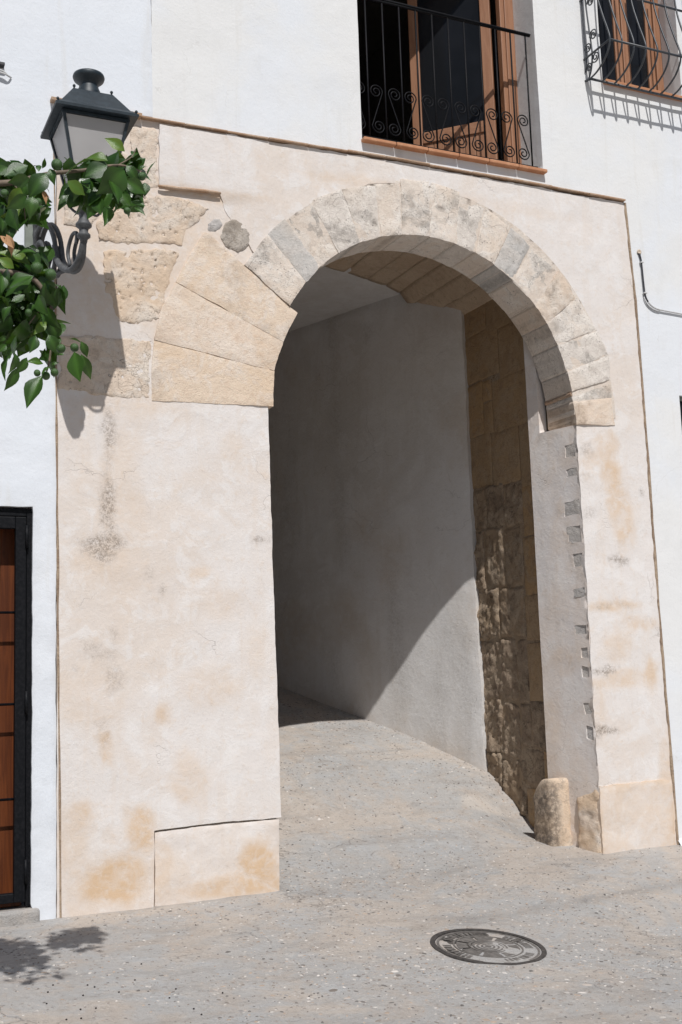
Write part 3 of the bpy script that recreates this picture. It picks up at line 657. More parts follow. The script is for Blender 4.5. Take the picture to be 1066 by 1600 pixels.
# left jamb and left recess (seen only from other viewpoints)
V, Fc, A = skin([(.36, -.2), (.575, -.2), (.575, 5.1), (.36, 5.1)], .1, lambda u, v, h: (h, u, v), lambda u, v, d: .006 * fbm(u * 3, v * 3, 22, 4), .09, seed=22, afun=jaf)
obj('jamb_plaster', V, Fc, M_INNER, G, attr=A)
V, Fc, A = skin([(.03, -.2), (.362, -.2), (.362, 3.27), (.03, 3.27)], .06, lambda u, v, h: (h - .004, u, v), lambda u, v, d: .004 * fbm(u * 3, v * 3, 23, 4), .05, seed=23, afun=jaf)
obj('jamb_plaster', V, Fc, M_INNER, G, attr=A)
# solid piers behind (give the wall its thickness)
obj('pier_core', *box(-1.44, -.09, .359, 1.0, -.2, 5.24), M_MORTAR, G, False)
obj('pier_core', *box(2.70, 3.3, .359, .476, -.2, 5.24), M_MORTAR, G, False)
obj('pier_core', *box(2.70, 3.3, .478, 2.4, -.2, 5.24), M_MORTAR, G, False)
# recess wall of brown ashlar
XB = 2.59
AA = 20; aa = math.radians(AA); dS = np.array([-math.sin(aa), math.cos(aa)]); nS = np.array([-math.cos(aa), -math.sin(aa)]); A0 = np.array([2.54, 1.538])
blocks = [ # y0,y1,z0,z1,kind
    (.56, 1.14, .00, .40, 's'), (.56, .86, .40, .70, 's'), (.86, 1.14, .40, .72, 'm'), (1.14, 1.50, .15, .62, 'r'), (1.50, 1.9, .25, .66, 'r'),
    (.56, .76, .70, .93, 's'), (.56, .78, .93, 1.12, 's'), (.76, 1.02, .72, 1.12, 'm'), (1.02, 1.18, .72, 1.1, 'm'), (1.18, 1.46, .62, 1.10, 'r'), (1.46, 1.9, .66, 1.13, 'r'),
    (.56, 1.02, 1.12, 1.62, 's'), (1.02, 1.19, 1.10, 1.66, 'm'), (1.19, 1.90, 1.12, 1.66, 'm2'),
    (.56, 1.02, 1.62, 2.02, 's'), (1.02, 1.42, 1.66, 2.10, 'm'), (1.42, 1.90, 1.66, 2.12, 'r'),
    (.56, 1.00, 2.02, 2.52, 's'), (1.00, 1.30, 2.10, 2.64, 'm'), (1.30, 1.62, 2.12, 2.66, 'm2'), (1.62, 1.90, 2.12, 2.66, 'r'),
    (.56, .97, 2.52, 2.95, 's'), (.97, 1.25, 2.64, 3.02, 'm2'), (1.25, 1.56, 2.66, 3.05, 'm2'), (1.56, 1.90, 2.66, 3.05, 'm'),
    (.56, .97, 2.95, 3.50, 's'), (.97, 1.42, 3.02, 3.52, 's'), (1.42, 1.90, 3.05, 3.54, 's'),
    (.56, 1.36, 3.50, 3.98, 's'), (1.36, 1.52, 3.52, 3.82, 's'), (1.52, 1.90, 3.54, 4.04, 's'), (1.36, 1.52, 3.82, 4.02, 's'),
    (.56, 1.22, 3.98, 4.44, 's'), (1.22, 1.90, 4.04, 4.50, 's'), (.56, 1.40, 4.44, 4.80, 's'), (1.40, 1.90, 4.50, 4.80, 's')]
for k, (y0, y1, z0, z1, kd) in enumerate(blocks):
    y0, y1 = [(y + 7.301) * .9768 - 7.301 for y in (y0, y1)]; z0, z1 = [(z - 1.45) * .9768 + 1.45 for z in (z0, z1)]; y0 = max(y0, .40)
    am, wave, off = {'s': (.004, .003, .0), 'm': (.016, .006, .002), 'm2': (.024, .009, .004), 'r': (.040, .012, .006)}[kd]
    j = lambda: random.uniform(-.012, .012)
    g = .004 if kd == 's' else .006
    poly = [(y0 + g, z0 + g), (y1 - g, z0 + g + j()), (y1 - g, z1 - g + j()), (y0 + g, z1 - g)]
    V, Fc, A = skin(poly, .03 if kd == 's' else .017, side(XB - off), (lambda u, v, d, am=am, k=k: am * (1.1 * fbm(u * 7, v * 7, 160 + k, 4) + .9 * np.abs(fbm(u * 20, v * 16, 170 + k, 4)) - .25)), .10, rag=wave, seed=150 + k, bevel=.008 if kd == 's' else .02, flip=True,
                    afun=lambda u, v, d, k=k, kd=kd: np.c_[u * 0, (.15 if kd == 's' else .5) * ss(.05, .45, fbm(u * 9, v * 9, 700 + k)), u * 0])
    obj('ashlar_block', V, Fc, M_BROWN if kd == 's' else M_RUBBLE, G, attr=A)
obj('recess_backing', *box(XB + .012, 2.699, .40, 2.0, -.1, 5.0), M_RUBBLE, G, False)
obj('recess_wall', *box(-.30, -.10, .576, 1.4, -.2, 5.1), M_BROWN, G, False)  # unseen wall, brown kept dark to lessen bounce light
# vault soffit over the recess: courses of stone
prof = [(-.2, 4.70), (-.02, 4.84), (.14, 4.97), (.35, 5.03), (.62, 5.04), (.92, 5.045), (1.25, 5.045), (1.52, 5.045), (1.80, 5.04), (2.04, 5.035), (2.22, 5.01), (2.36, 4.90), (2.48, 4.77), (2.605, 4.65)]
def rear(x): return 1.66 + (x - 1.257) * math.tan(aa) + .10
for i in range(len(prof) - 1):
    (x0, z0), (x1, z1) = prof[i], prof[i + 1]; cut = random.uniform(.8, 1.25)
    for (ya, yb) in ((.362, lambda x: cut), (cut, rear)):
        V = []; Fc = []; n = 7; m = 16
        for a in range(n + 1):
            s = a / n; x = x0 + .003 + (x1 - x0 - .006) * s
            zb = z0 + (z1 - z0) * s
            yA = ya + .003; yB = yb(x) - .003
            for b in range(m + 1):
                y = yA + (yB - yA) * b / m; e = min(s, 1 - s) * 2; e = 1 - min(1, e * 3)
                V.append((x, y, zb + .006 * e ** 2 + .012 * float(fbm(x * 5, y * 5, 210 + i))))
        Fc = [(a * (m + 1) + b, a * (m + 1) + b + 1, (a + 1) * (m + 1) + b + 1, (a + 1) * (m + 1) + b) for a in range(n) for b in range(m)]
        q = len(V); V += [(x, y, z + .10) for x, y, z in V[:q]]
        Fc += [tuple(k + q for k in f[::-1]) for f in Fc[:]]
        ring = [b for b in range(m + 1)] + [a * (m + 1) + m for a in range(1, n + 1)] + [n * (m + 1) + b for b in range(m - 1, -1, -1)] + [a * (m + 1) for a in range(n - 1, 0, -1)]
        Fc += [(ring[t], ring[t - 1], ring[t - 1] + q, ring[t] + q) for t in range(len(ring))]
        obj('vault_stone', V, Fc, M_SOFFIT, G)
obj('vault_fill', *box(-.3, 2.699, .365, 2.6, 5.08, 5.235), M_MORTAR, G, False)

# ------------------------------------------------------------------ passage behind the arch
T = thing('passage', 'dim plastered passage climbing to the left behind the arch', 'passage', (1.3, 2.5, .6))
def pas(u, v, h): p = A0 + dS * u + nS * h; return (p[0], p[1], v)
def paf(u, v, d):
    a = np.zeros((len(u), 3)); fl = v - gz(A0[0] + dS[0] * u - .1, A0[1] + dS[1] * u)
    a[:, 0] = .35 * ss(.0, .5, fbm(u * 1.5, v * 1.1, 601)) + .35 * np.exp(-np.clip(fl, 0, 9) / .08)
    a[:, 1] = .25 * ss(.1, .5, fbm(u * 3, v * .8, 605)) + .3 * blob(u, v, 1.2, 4.75, .08, .08, 9); return np.clip(a, 0, 1)
wallpoly = [(-.012, -.2), (7.0, .9), (7.0, 5.055), (.0, 5.055), (.0, 3.0), (-.004, 2.0), (-.018, 1.2), (-.006, .85), (-.02, .6)]
V, Fc, A = skin(wallpoly, .07, pas, lambda u, v, d: .012 * fbm(u * 1.1, v * 1.1, 31, 3) + .004 * fbm(u * 6, v * 6, 33, 3) - .012 * np.exp(-d / .02), .10, rag=.006, seed=31, fixed=(1, 2), afun=paf)
obj('passage_wall', V, Fc, M_INNER, T, attr=A)
L0 = A0 + nS * 2.75
V, Fc, A = skin([(-.15, -.3), (7, .9), (7, 5.08), (-.15, 5.08)], .2, lambda u, v, h: (*(L0 + dS * u - nS * h), v), lambda u, v, d: .01 * fbm(u, v, 35), .2, seed=35, flip=True, afun=lambda u, v, d: np.zeros((len(u), 3)))
obj('passage_wall', V, Fc, M_RUBBLE, T, attr=A)  # unseen left side, dark stone chosen to cut bounce light
E0 = A0 + dS * 7
V, Fc, A = skin([(-.1, .9), (2.85, .9), (2.85, 5.08), (-.1, 5.08)], .2, lambda u, v, h: (*(E0 + nS * u - dS * h), v), None, .2, seed=36, flip=True, afun=lambda u, v, d: np.zeros((len(u), 3)))
obj('added_end_wall', V, Fc, M_RUBBLE, T, attr=A)  # unseen wall added to keep the passage end dark, low bounce
def flatpoly(pts, z0, z1):
    n = len(pts); V = [(x, y, z0) for x, y in pts] + [(x, y, z1) for x, y in pts]
    return V, [tuple(range(n - 1, -1, -1)), tuple(range(n, 2 * n))] + [(i, (i + 1) % n, n + (i + 1) % n, n + i) for i in range(n)]
rr = A0 + dS * .2
c1 = (2.9, rear(2.9) - .12); c0 = (-.5, rear(-.5) - .12)
obj('passage_ceiling', *flatpoly([c0, c1, tuple(A0 + dS * 7.2 - nS * .3), tuple(A0 + dS * 7.2 + nS * 3.05)], 5.05, 5.06), M_INNER, T, False)
obj('passage_wall_backing', *flatpoly([tuple(A0 - nS * .1), tuple(A0 + dS * 7.1 - nS * .1), tuple(A0 + dS * 7.1 - nS * .4), tuple(A0 - nS * .4)], -.2, 5.23), M_MORTAR, T, False)

# ------------------------------------------------------------------ guard stone at the foot of the jamb
def guard():
    V = []; Fc = []; m = 40; nl = 26; x0, x1, y0, y1, z0, z1 = 2.345, 2.56, .26, .53, -.05, .575
    for l in range(nl + 1):
        t = l / nl; z = z0 + t * (z1 - z0); top = ss(.90, 1.0, t); back = ss(.62, 1.0, t)
        xa = x0 + .012 * t + .03 * top ** 2; xb = x1; ya = y0 + .020 * t + .028 * top ** 2; yb = y1 - .13 * back ** 2
        cx, cy, hx_, hy_ = (xa + xb) / 2, (ya + yb) / 2, (xb - xa) / 2, (yb - ya) / 2
        for i in range(m):
            a = 2 * math.pi * i / m + .01; c_, s_ = math.cos(a), math.sin(a); e = .34
            x = cx + math.copysign(abs(c_) ** e, c_) * hx_; y = cy + math.copysign(abs(s_) ** e, s_) * hy_
            k = .010 * float(fbm(x * 14 + z * 9, y * 14 + z * 11, 41, 4)) * (1 if x < 2.55 else 0)
            V.append((x + k * c_ * 1.5, y + k * s_ * 1.5, z - .015 * (l == nl) + .012 * float(fbm(x * 9, y * 9, 43)) * top - .05 * back ** 2 * (y - y0) / (y1 - y0)))
    for l in range(nl):
        for i in range(m): a = l * m + i; b = l * m + (i + 1) % m; Fc.append((a, b, b + m, a + m))
    Fc.append(tuple(range(nl * m, nl * m + m)))
    V = np.array(V); a = np.zeros((len(V), 3)); q = V[:, 1] + .35 * (V[:, 2] - .2)
    edge = 1 - ss(2.385, 2.445, V[:, 0])
    a[:, 1] = np.clip(1.6 * blob(V[:, 1], V[:, 2], .34, .18, .28, .25, 12, .5, .7) * edge, 0, 1)
    a[:, 0] = .20 + .3 * fbm(V[:, 0] * 9, V[:, 2] * 9, 44)
    return V, Fc, np.clip(a, 0, 1)
V, Fc, A = guard()
g = obj('guard_stone', V, Fc, M_GUARD, attr=A); g['label'] = 'low round topped guard stone with a black scuff at the right foot of the arch'; g['category'] = 'guard stone'

# ------------------------------------------------------------------ upper house and right wall
H = thing('white_house', 'white rendered house above and to the right of the arch with an iron balcony', 'house', (2.5, 0, 0))
BX0, BX1, BZ0 = .813, 2.443, 5.385
WX0, WX1, WZ0 = 3.11, 3.97, 6.30
hole_b = [(BX0, BZ0), (BX1, BZ0), (BX1, 7.75), (BX0, 7.75)]
hole_w = [(WX0, WZ0), (WX1, WZ0), (WX1, 7.7), (WX0, 7.7)]
hole_s = [(3.69, 2.55), (4.5, 2.55), (4.5, 3.615), (3.69, 3.615)]
hpoly = [(-.80, 5.262), F(220, 184), F(600, 246.5), F(974, 312.5), F(1008, 690), F(1022, 890), F(1057, 1310), (3.325, -.3), (8, -.6), (8, 9), (-.80, 9)]
def wa(u, v, d):
    a = np.zeros((len(u), 3))
    for (x, y, r, s, k) in [(346, 68, .012, .5, 1), (1012, 318, .012, .4, 2), (1046, 498, .01, .5, 3)]:
        cu, cv = F(x, y); a[:, 1] = np.maximum(a[:, 1], s * np.exp(-((u - cu) ** 2 + (v - cv) ** 2) / r ** 2))
    for x0 in (1.13, 1.62, 2.08): a[:, 1] = np.maximum(a[:, 1], .22 * np.exp(-((u - x0) / .02) ** 2) * ss(5.16, 5.34, v) * (v < 5.4))
    return a
V, Fc, A = skin(hpoly, .06, front(.0), lambda u, v, d: .008 * fbm(u * .9, v * .9, 51, 3) + .004 * fbm(u * 5, v * 5, 53, 3), .30, holes=[hole_b, hole_w, hole_s], seed=51, afun=wa)
obj('front_wall', V, Fc, M_WHITE, H, attr=A)
V = []; Fc = []
for k in range(21):
    x = 3.33 + k * .1; z = float(gz(x, -.1)); o = .05 + .03 * float(vn(k * .6, 3)) + .10 * ss(3.3, 3.7, x)
    V += [(x, -o - .05, z - .03), (x, -o, z + .012), (x, -.012, z + .05 + .03 * float(vn(k * .7, 8))), (x, .01, z + .06)]
for k in range(20): Fc += [(4 * k + j, 4 * k + j + 4, 4 * k + j + 5, 4 * k + j + 1) for j in range(3)]
obj('whitewash_skirt', V, Fc, M_WHITE, H, attr=np.zeros((len(V), 3)))
# rooms behind the openings
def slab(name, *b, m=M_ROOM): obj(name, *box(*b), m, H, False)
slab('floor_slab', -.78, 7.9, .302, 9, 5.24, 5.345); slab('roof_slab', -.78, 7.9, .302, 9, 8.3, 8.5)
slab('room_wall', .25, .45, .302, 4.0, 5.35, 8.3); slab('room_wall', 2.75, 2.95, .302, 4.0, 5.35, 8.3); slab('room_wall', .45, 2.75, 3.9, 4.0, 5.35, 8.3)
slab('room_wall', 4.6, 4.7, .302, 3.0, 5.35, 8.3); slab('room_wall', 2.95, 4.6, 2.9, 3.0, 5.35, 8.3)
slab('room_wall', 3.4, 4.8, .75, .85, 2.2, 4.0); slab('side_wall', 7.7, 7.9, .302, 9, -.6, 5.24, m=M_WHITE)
# terracotta sill
n = 6
for k in range(n):
    x0 = BX0 - .01 + (BX1 + .02 - BX0) * k / n; x1 = BX0 - .01 + (BX1 + .02 - BX0) * (k + 1) / n
    obj('sill_tile', *bbox(x0 + .002, x1 - .002, -.052 - random.uniform(0, .004), .30, 5.355, 5.383 + random.uniform(-.002, .002), .006), M_TERRA, H, False)
# balcony railing
rl = obj('balcony_railing', *join(tube([(BX0 + .005, .05, 6.57), (2.425, .05, 6.585)], .0125, 8), bbox(BX0 + .005, 2.425, .032, .068, 6.580, 6.592, .002)), M_IRON, H)
obj('bottom_rail', *bbox(BX0 + .005, 2.425, .034, .066, 5.425, 5.437, .002), M_IRON, rl, False)
bxs = [.905 + i * .1475 for i in range(11)]
bme = None
for x in bxs:
    if bme is None:
        o = obj('baluster', *tube([(x, .05, 5.43), (x, .05, 5.9), (x, .05, 6.58)], .0072, 6), M_IRON, rl); bme = o
    else:
        o = bme.copy(); COL.objects.link(o); o.parent = rl; o.location = (x - bxs[0], 0, 0)
w, hgt = .1475, .43
half = []
for k in range(34):
    t = k / 33; a = math.radians(-640 + 640 * t + 0)       # clockwise from the core out
    r = .010 + .046 * t ** .9; half.append((.45 * w + r * math.cos(-a + 0), r * math.sin(-a) + hgt - .075))
half = half[::1]
top = [(x, z) for x, z in half]
bot = [(w - x, hgt - z) for x, z in top][::-1]
def scroll_pts(mirror): 
    q = top + bot
    return [((w - x) if mirror else x, z) for x, z in q]
smesh = {}
for i in range(-1, 10):
    mir = i % 2 == 1
    x0 = bxs[0] + i * w
    if mir not in smesh:
        q = scroll_pts(mir); o = obj('scroll', *tube([(bxs[0] + x, .05, 5.462 + z) for x, z in q], .0052, 6), M_IRON, rl); smesh[mir] = o.data; o.location = (x0 - bxs[0], 0, 0)
    else:
        o = bpy.data.objects.new('scroll', smesh[mir]); COL.objects.link(o); o.parent = rl; o.location = (x0 - bxs[0], 0, 0)
    if i == -1: o.location = (x0 - bxs[0] + .02, 0, 0); o.scale = (.9, 1, 1); o.location.x = x0 - bxs[0] + bxs[0] * .1 + .004
# balcony door: frame, fixed part, one leaf open inward
fr = obj('door_frame', *join(bbox(2.355, 2.443, .285, .37, 5.385, 7.75, .006), bbox(2.315, 2.36, .30, .36, 5.386, 7.72, .005), bbox(BX0, BX0 + .08, .285, .37, 5.385, 7.75, .006), bbox(BX0 + .08, 2.355, .285, .37, 7.66, 7.75, .006)), M_WINWOOD, H, False)
hx, hy = 2.255, .36; th = math.radians(46); dl = Vector((-math.cos(th), math.sin(th), 0)); nl_ = Vector((-math.sin(th), -math.cos(th), 0))
def leafbox(s0, s1, z0, z1, t0=-.022, t1=.022, b=.005):
    V, Fc = bbox(s0, s1, t0, t1, z0, z1, b)
    return [tuple(Vector((hx, hy, z)) + dl * x + nl_ * y) for x, y, z in V], [f[::-1] for f in Fc]
LW = .72
lf = obj('door_leaf', *join(leafbox(0, .085, 5.395, 7.64), leafbox(LW - .085, LW, 5.395, 7.64), leafbox(.085, LW - .085, 7.54, 7.64)), M_WINWOOD, H, False)
obj('leaf_rail', *leafbox(.086, LW - .086, 5.87, 5.97), M_WINWOODH, lf, False); obj('leaf_rail', *leafbox(.086, LW - .086, 5.395, 5.47), M_WINWOODH, lf, False)
for k in range(6):
    s0 = .086 + (LW - .172) * k / 6; s1 = .086 + (LW - .172) * (k + 1) / 6
    obj('leaf_board', *leafbox(s0 + .002, s1 - .002, 5.47, 5.87, -.012, .008, .004), M_WINWOOD, lf, False)
obj('leaf_glass', *leafbox(.085, LW - .085, 5.97, 7.54, -.004, .002, .0005), M_GLASS, lf, False)
# left leaf folded right back against the side
def leafbox2(s0, s1, z0, z1, t0=-.022, t1=.022, b=.005):
    V, Fc = bbox(s0, s1, t0, t1, z0, z1, b); d2 = Vector((math.cos(math.radians(80)), math.sin(math.radians(80)), 0)); n2 = Vector((d2.y, -d2.x, 0))
    return [tuple(Vector((BX0 + .10, .38, z)) + d2 * x + n2 * y) for x, y, z in V], Fc
lf2 = obj('door_leaf', *join(leafbox2(0, .085, 5.395, 7.64), leafbox2(LW - .085, LW, 5.395, 7.64), leafbox2(.085, LW - .085, 7.54, 7.64), leafbox2(.085, LW - .085, 5.395, 5.97)), M_WINWOOD, H, False)
obj('leaf_glass', *leafbox2(.085, LW - .085, 5.97, 7.54, -.004, .002, .0005), M_GLASS, lf2, False)
# upper right window with belly grille
obj('window_sill', *bbox(WX0 - .0, WX1 + .0, -.045, .26, 6.268, 6.298, .006), M_TERRA, H, False)
wf = obj('window_frame', *join(bbox(WX0, WX0 + .07, .21, .28, 6.30, 7.7, .005), bbox(WX1 - .07, WX1, .21, .28, 6.30, 7.7, .005), bbox(WX0 + .07, WX1 - .07, .21, .28, 6.30, 6.36, .005)), M_WINWOOD, H, False)
for x0, x1 in ((WX0 + .075, 3.535), (3.545, WX1 - .075)):
    o = obj('window_casement', *join(bbox(x0, x0 + .075, .225, .27, 6.365, 7.7, .006), bbox(x1 - .075, x1, .225, .27, 6.365, 7.7, .006), bbox(x0 + .075, x1 - .075, .225, .27, 6.365, 6.44, .006)), M_WINWOOD, H, False)
    obj('window_pane', *box(x0 + .075, x1 - .075, .243, .249, 6.44, 7.7), M_GLASS, o, False)
gp = [(.17, 7.75), (.18, 7.35), (.205, 6.98), (.27, 6.72), (.335, 6.52), (.345, 6.45), (.325, 6.385), (.26, 6.315), (.16, 6.265), (.065, 6.248)]
gr_ = obj('window_grille', *join(tube([(2.93, -.065, 6.248), (4.15, -.065, 6.248)], .011, 6), tube([(2.93, -.065, 6.248), (2.93, .02, 6.262)], .011, 6), tube([(2.93, -.345, 6.45), (4.15, -.345, 6.45)], .010, 6), tube([(2.93, -.345, 6.45), (2.93, .02, 6.45)], .010, 6),
          tube([(2.93, -.205, 6.98), (4.15, -.205, 6.98)], .010, 6), tube([(2.93, -.205, 6.98), (2.93, .02, 6.98)], .010, 6)), M_GRILLE, H)
pr = spline([(0, -b, z) for b, z in gp], 5)
base = None
for i in range(10):
    x = 2.93 + i * .1225
    if base is None: base = obj('grille_bar', *tube([(x, p.y, p.z) for p in pr], .0085, 6), M_GRILLE, gr_)
    else:
        o = base.copy(); COL.objects.link(o); o.parent = gr_; o.location = (x - 2.93, 0, 0)
for yy, amp in ((-.11, 1), (-.03, .6)):
    obj('grille_bar', *tube([(2.93, p.y * (-yy / .345) , p.z if p.z > 6.46 else 6.46 - (6.46 - p.z) * amp) for p in pr], .0075, 6), M_GRILLE, gr_)
for (cy, cz, r, s) in ((-.06, 6.52, .045, 1), (-.15, 6.40, .05, -1), (-.06, 6.35, .04, 1), (-.14, 6.60, .05, 1), (-.05, 7.05, .04, -1), (-.13, 6.90, .045, 1)):
    q = [(2.93, cy + (r * (1 - t / 26)) * math.cos(s * t * .5), cz + (r * (1 - t / 26)) * math.sin(s * t * .5)) for t in range(22)]
    obj('grille_scroll', *tube(q, .006, 6), M_GRILLE, gr_)
# small window cut by the right edge of the picture
w3 = obj('small_window_frame', *join(bbox(3.69, 3.715, .03, .09, 2.55, 3.615, .004), bbox(4.475, 4.5, .03, .09, 2.55, 3.615, .004), bbox(3.715, 4.475, .03, .09, 3.58, 3.615, .004), bbox(3.715, 4.475, .03, .09, 2.55, 2.585, .004)), M_PLATE, H, False)
obj('window_pane', *box(3.715, 4.475, .055, .062, 2.585, 3.58), M_GLASS, w3, False)

# ------------------------------------------------------------------ left house with barred door
K = thing('white_house', 'bluish white house left of the arch with a black barred wooden door', 'house', (-2.6, 0, 0))
DX0, DX1, DZ0, DZ1 = -2.75, -1.603, .095, 2.512
kpoly = [(-7, -.4), (DX0, -.4), (DX0, DZ1), (DX1 - .002, DZ1 + .01), (DX1 - .004, 1.9), (DX1 - .001, 1.2), (DX1 - .006, .6), (DX1 - .006, .11), (DX1 + .035, -.03), (DX1 + .04, -.3), (-1.46, -.3), (-1.462, 3.3), (-1.462, 5.243), (-.803, 5.262), (-.803, 9), (-7, 9)]
ka = lambda u, v, d: np.c_[u * 0, np.clip(.8 * np.exp(-(((u + 1.555) / .02) ** 2 + ((v - .83 + .55 * (u + 1.555)) / .004) ** 2)) + .1 * (d < .008), 0, 1), u * 0]
V, Fc, A = skin(kpoly, .045, front(-.004), lambda u, v, d: .008 * fbm(u * 1.2, v * 1.2, 55, 3) + .008 * fbm(u * 9, v * 6, 57, 3) * (v < 3.5) + .003 * fbm(u * 8, v * 8, 58, 3), .30, seed=55, rag=.003, afun=ka)
obj('front_wall', V, Fc, M_WHITE_COOL, K, attr=A)
V, Fc = bbox(-2.76, DX1 + .045, -.03, .28, -.2, .085, .02); obj('doorstep', V, Fc, M_GROUND, K, False, attr=np.zeros((len(V), 3)))
obj('side_wall', *box(-7, -6.8, .30, 9, -.4, 9), M_WHITE_COOL, K, False)
dr = obj('door_frame', *join(bbox(DX1 - .035, DX1, .02, .07, DZ0, DZ1, .004), bbox(DX0, DX1 - .035, .02, .07, DZ1 - .05, DZ1, .004), bbox(DX0, DX0 + .035, .02, .07, DZ0, DZ1 - .05, .004)), M_IRON, K, False)
gt = obj('iron_gate', *join(bbox(DX1 - .105, DX1 - .039, .005, .055, DZ0 + .03, DZ1 - .055, .005), bbox(DX0 + .04, DX1 - .105, .005, .055, DZ1 - .13, DZ1 - .055, .005), bbox(DX0 + .04, DX0 + .105, .005, .055, DZ0 + .03, DZ1 - .13, .005), bbox(DX0 + .105, DX1 - .105, .005, .055, DZ0 + .03, DZ0 + .085, .005)), M_IRON, K, False)
bb = None
for py in (957, 1100.5, 1249):
    z = P(15, py, .03)[2]
    if bb is None: bb = obj('gate_bar', *tube([(DX0 + .1, .03, z), (DX1 - .1, .03, z)], .008, 8), M_IRON, gt); zb = z
    else:
        o = bb.copy(); COL.objects.link(o); o.parent = gt; o.location = (0, 0, z - zb)
hb = None
for py in (838, 1098, 1362):
    z = P(44, py, -.01)[2]
    if hb is None: hb = obj('hinge', *tube([(DX1 - .037, -.002, z - .07), (DX1 - .037, -.002, z + .07)], .011, 8), M_IRON, dr); zh = z
    else:
        o = hb.copy(); COL.objects.link(o); o.parent = dr; o.location = (0, 0, z - zh)
dd = obj('wooden_door', *join(bbox(DX1 - .172, DX1 - .06, .175, .235, DZ0 + .005, DZ1, .004), bbox(DX0 + .02, DX0 + .16, .19, .235, DZ0 + .005, DZ1, .004), bbox(DX0 + .16, DX1 - .172, .19, .235, DZ0 + .005, DZ0 + .10, .004), bbox(DX0 + .16, DX1 - .172, .20, .24, DZ0 + .10, DZ0 + .17, .01)), M_DOORWOOD, K, False)
obj('door_moulding', *bbox(DX1 - .192, DX1 - .172, .20, .24, DZ0 + .1, DZ1, .006), M_DOORWOOD, dd, False)
for k in range(6):
    x1 = DX1 - .193 - k * .125
    obj('door_board', *bbox(x1 - .122, x1, .225, .245, DZ0 + .17, DZ1, .004), M_DOORWOOD, dd, False)
obj('threshold', *bbox(DX0 + .02, DX1 - .05, .07, .26, DZ0 - .002, DZ0 + .022, .005), M_DOORWOOD, K, False)

# ------------------------------------------------------------------ street lamp on its bracket
LX, LY = -1.409, -.748
S_ = thing('street_lamp', 'dark green wall lantern with frosted panes on a scrolled iron bracket left of arch', 'street lamp', (-1.6, 0, 4.3))
EV = 4.745; eh = .243
def frustum(cx, cy, h0, z0, h1, z1):
    V = [(cx + sx * h, cy + sy * h, z) for h, z in ((h0, z0), (h1, z1)) for sx, sy in ((-1, -1), (1, -1), (1, 1), (-1, 1))]
    return V, [(3, 2, 1, 0), (4, 5, 6, 7)] + [(i, (i + 1) % 4, 4 + (i + 1) % 4, 4 + i) for i in range(4)]
roof = obj('lamp_roof', *join(frustum(LX, LY, eh, EV - .012, eh + .002, EV + .004), frustum(LX, LY, eh, EV + .004, .215, EV + .03), frustum(LX, LY, .208, EV + .03, .118, EV + .165)), M_LAMP, S_, False)
obj('chimney', *lathe([(.074, EV + .158), (.076, EV + .185), (.070, EV + .215), (.060, EV + .238), (.056, EV + .255), (.066, EV + .272), (.090, EV + .292), (.096, EV + .308), (.092, EV + .322), (.05, EV + .333), (.001, EV + .344)], (LX, LY, 0), 28), M_LAMP, S_)
fin = None
for sx, sy, h, z in [(a, b, eh - .012, EV + .006) for a in (-1, 1) for b in (-1, 1)] + [(a, b, .112, EV + .165) for a in (-1, 1) for b in (-1, 1)]:
    if fin is None: fin = obj('bolt', *lathe([(.005, 0), (.005, .008), (.009, .013), (.009, .020), (.004, .026), (.001, .027)], (LX + sx * h, LY + sy * h, z), 10), M_LAMP, roof); fo = (sx * h, sy * h, z)
    else:
        o = fin.copy(); COL.objects.link(o); o.parent = roof; o.location = (sx * h - fo[0], sy * h - fo[1], z - fo[2])
lt, lb, zt, zb_ = .188, .108, EV - .016, 4.336
obj('lamp_ring', *frustum(LX, LY, lt + .012, zt - .018, lt + .012, zt), M_LAMP, S_, False); obj('lamp_ring', *frustum(LX, LY, lb + .014, zb_ - .02, lb + .014, zb_ + .006), M_LAMP, S_, False)
for k, (sx, sy) in enumerate(((-1, -1), (1, -1), (1, 1), (-1, 1))):
    a = Vector((LX + sx * lt, LY + sy * lt, zt - .015)); b = Vector((LX + sx * lb, LY + sy * lb, zb_))
    obj('corner_post', *tube([a, b], .0125, 4), M_LAMP, S_, False)
    q = spline([(LX + sx * lb, LY + sy * lb, zb_ - .01), (LX + sx * lb * .95, LY + sy * lb * .95, 4.27), (LX + sx * .06, LY + sy * .06, 4.21), (LX + sx * .02, LY + sy * .02, 4.20)], 5)
    obj('lamp_arm', *tube(q, .008, 8), M_BRACKET, S_)
    sx2, sy2 = ((1, -1), (1, 1), (-1, 1), (-1, -1))[k]
    ins = .003
    V = [(LX + sx * (lt - ins), LY + sy * (lt - ins), zt - .02), (LX + sx2 * (lt - ins), LY + sy2 * (lt - ins), zt - .02), (LX + sx2 * (lb - ins), LY + sy2 * (lb - ins), zb_), (LX + sx * (lb - ins), LY + sy * (lb - ins), zb_)]
    V2 = [(LX + (x - LX) * .97, LY + (y - LY) * .97, z) for x, y, z in V]
    obj('glass_pane', V + V2, [(3, 2, 1, 0), (4, 5, 6, 7)] + [(i, (i + 1) % 4, 4 + (i + 1) % 4, 4 + i) for i in range(4)], M_FROST, S_, False)
BXc, BYc = -1.443, -.75
obj('bracket_post', *lathe([(.012, 4.205), (.036, 4.195), (.042, 4.178), (.030, 4.168), (.026, 4.14), (.034, 4.118), (.048, 4.10), (.048, 4.088), (.028, 4.072), (.026, 4.05), (.040, 4.036), (.040, 4.022), (.024, 4.008), (.020, 3.985), (.001, 3.98)], (BXc, BYc, .018), 20), M_BRACKET, S_)
def br(s, z, off=0): return (-1.60 + .157 * s + off * .98, -.75 * s + off * .18, z + .018 * s)
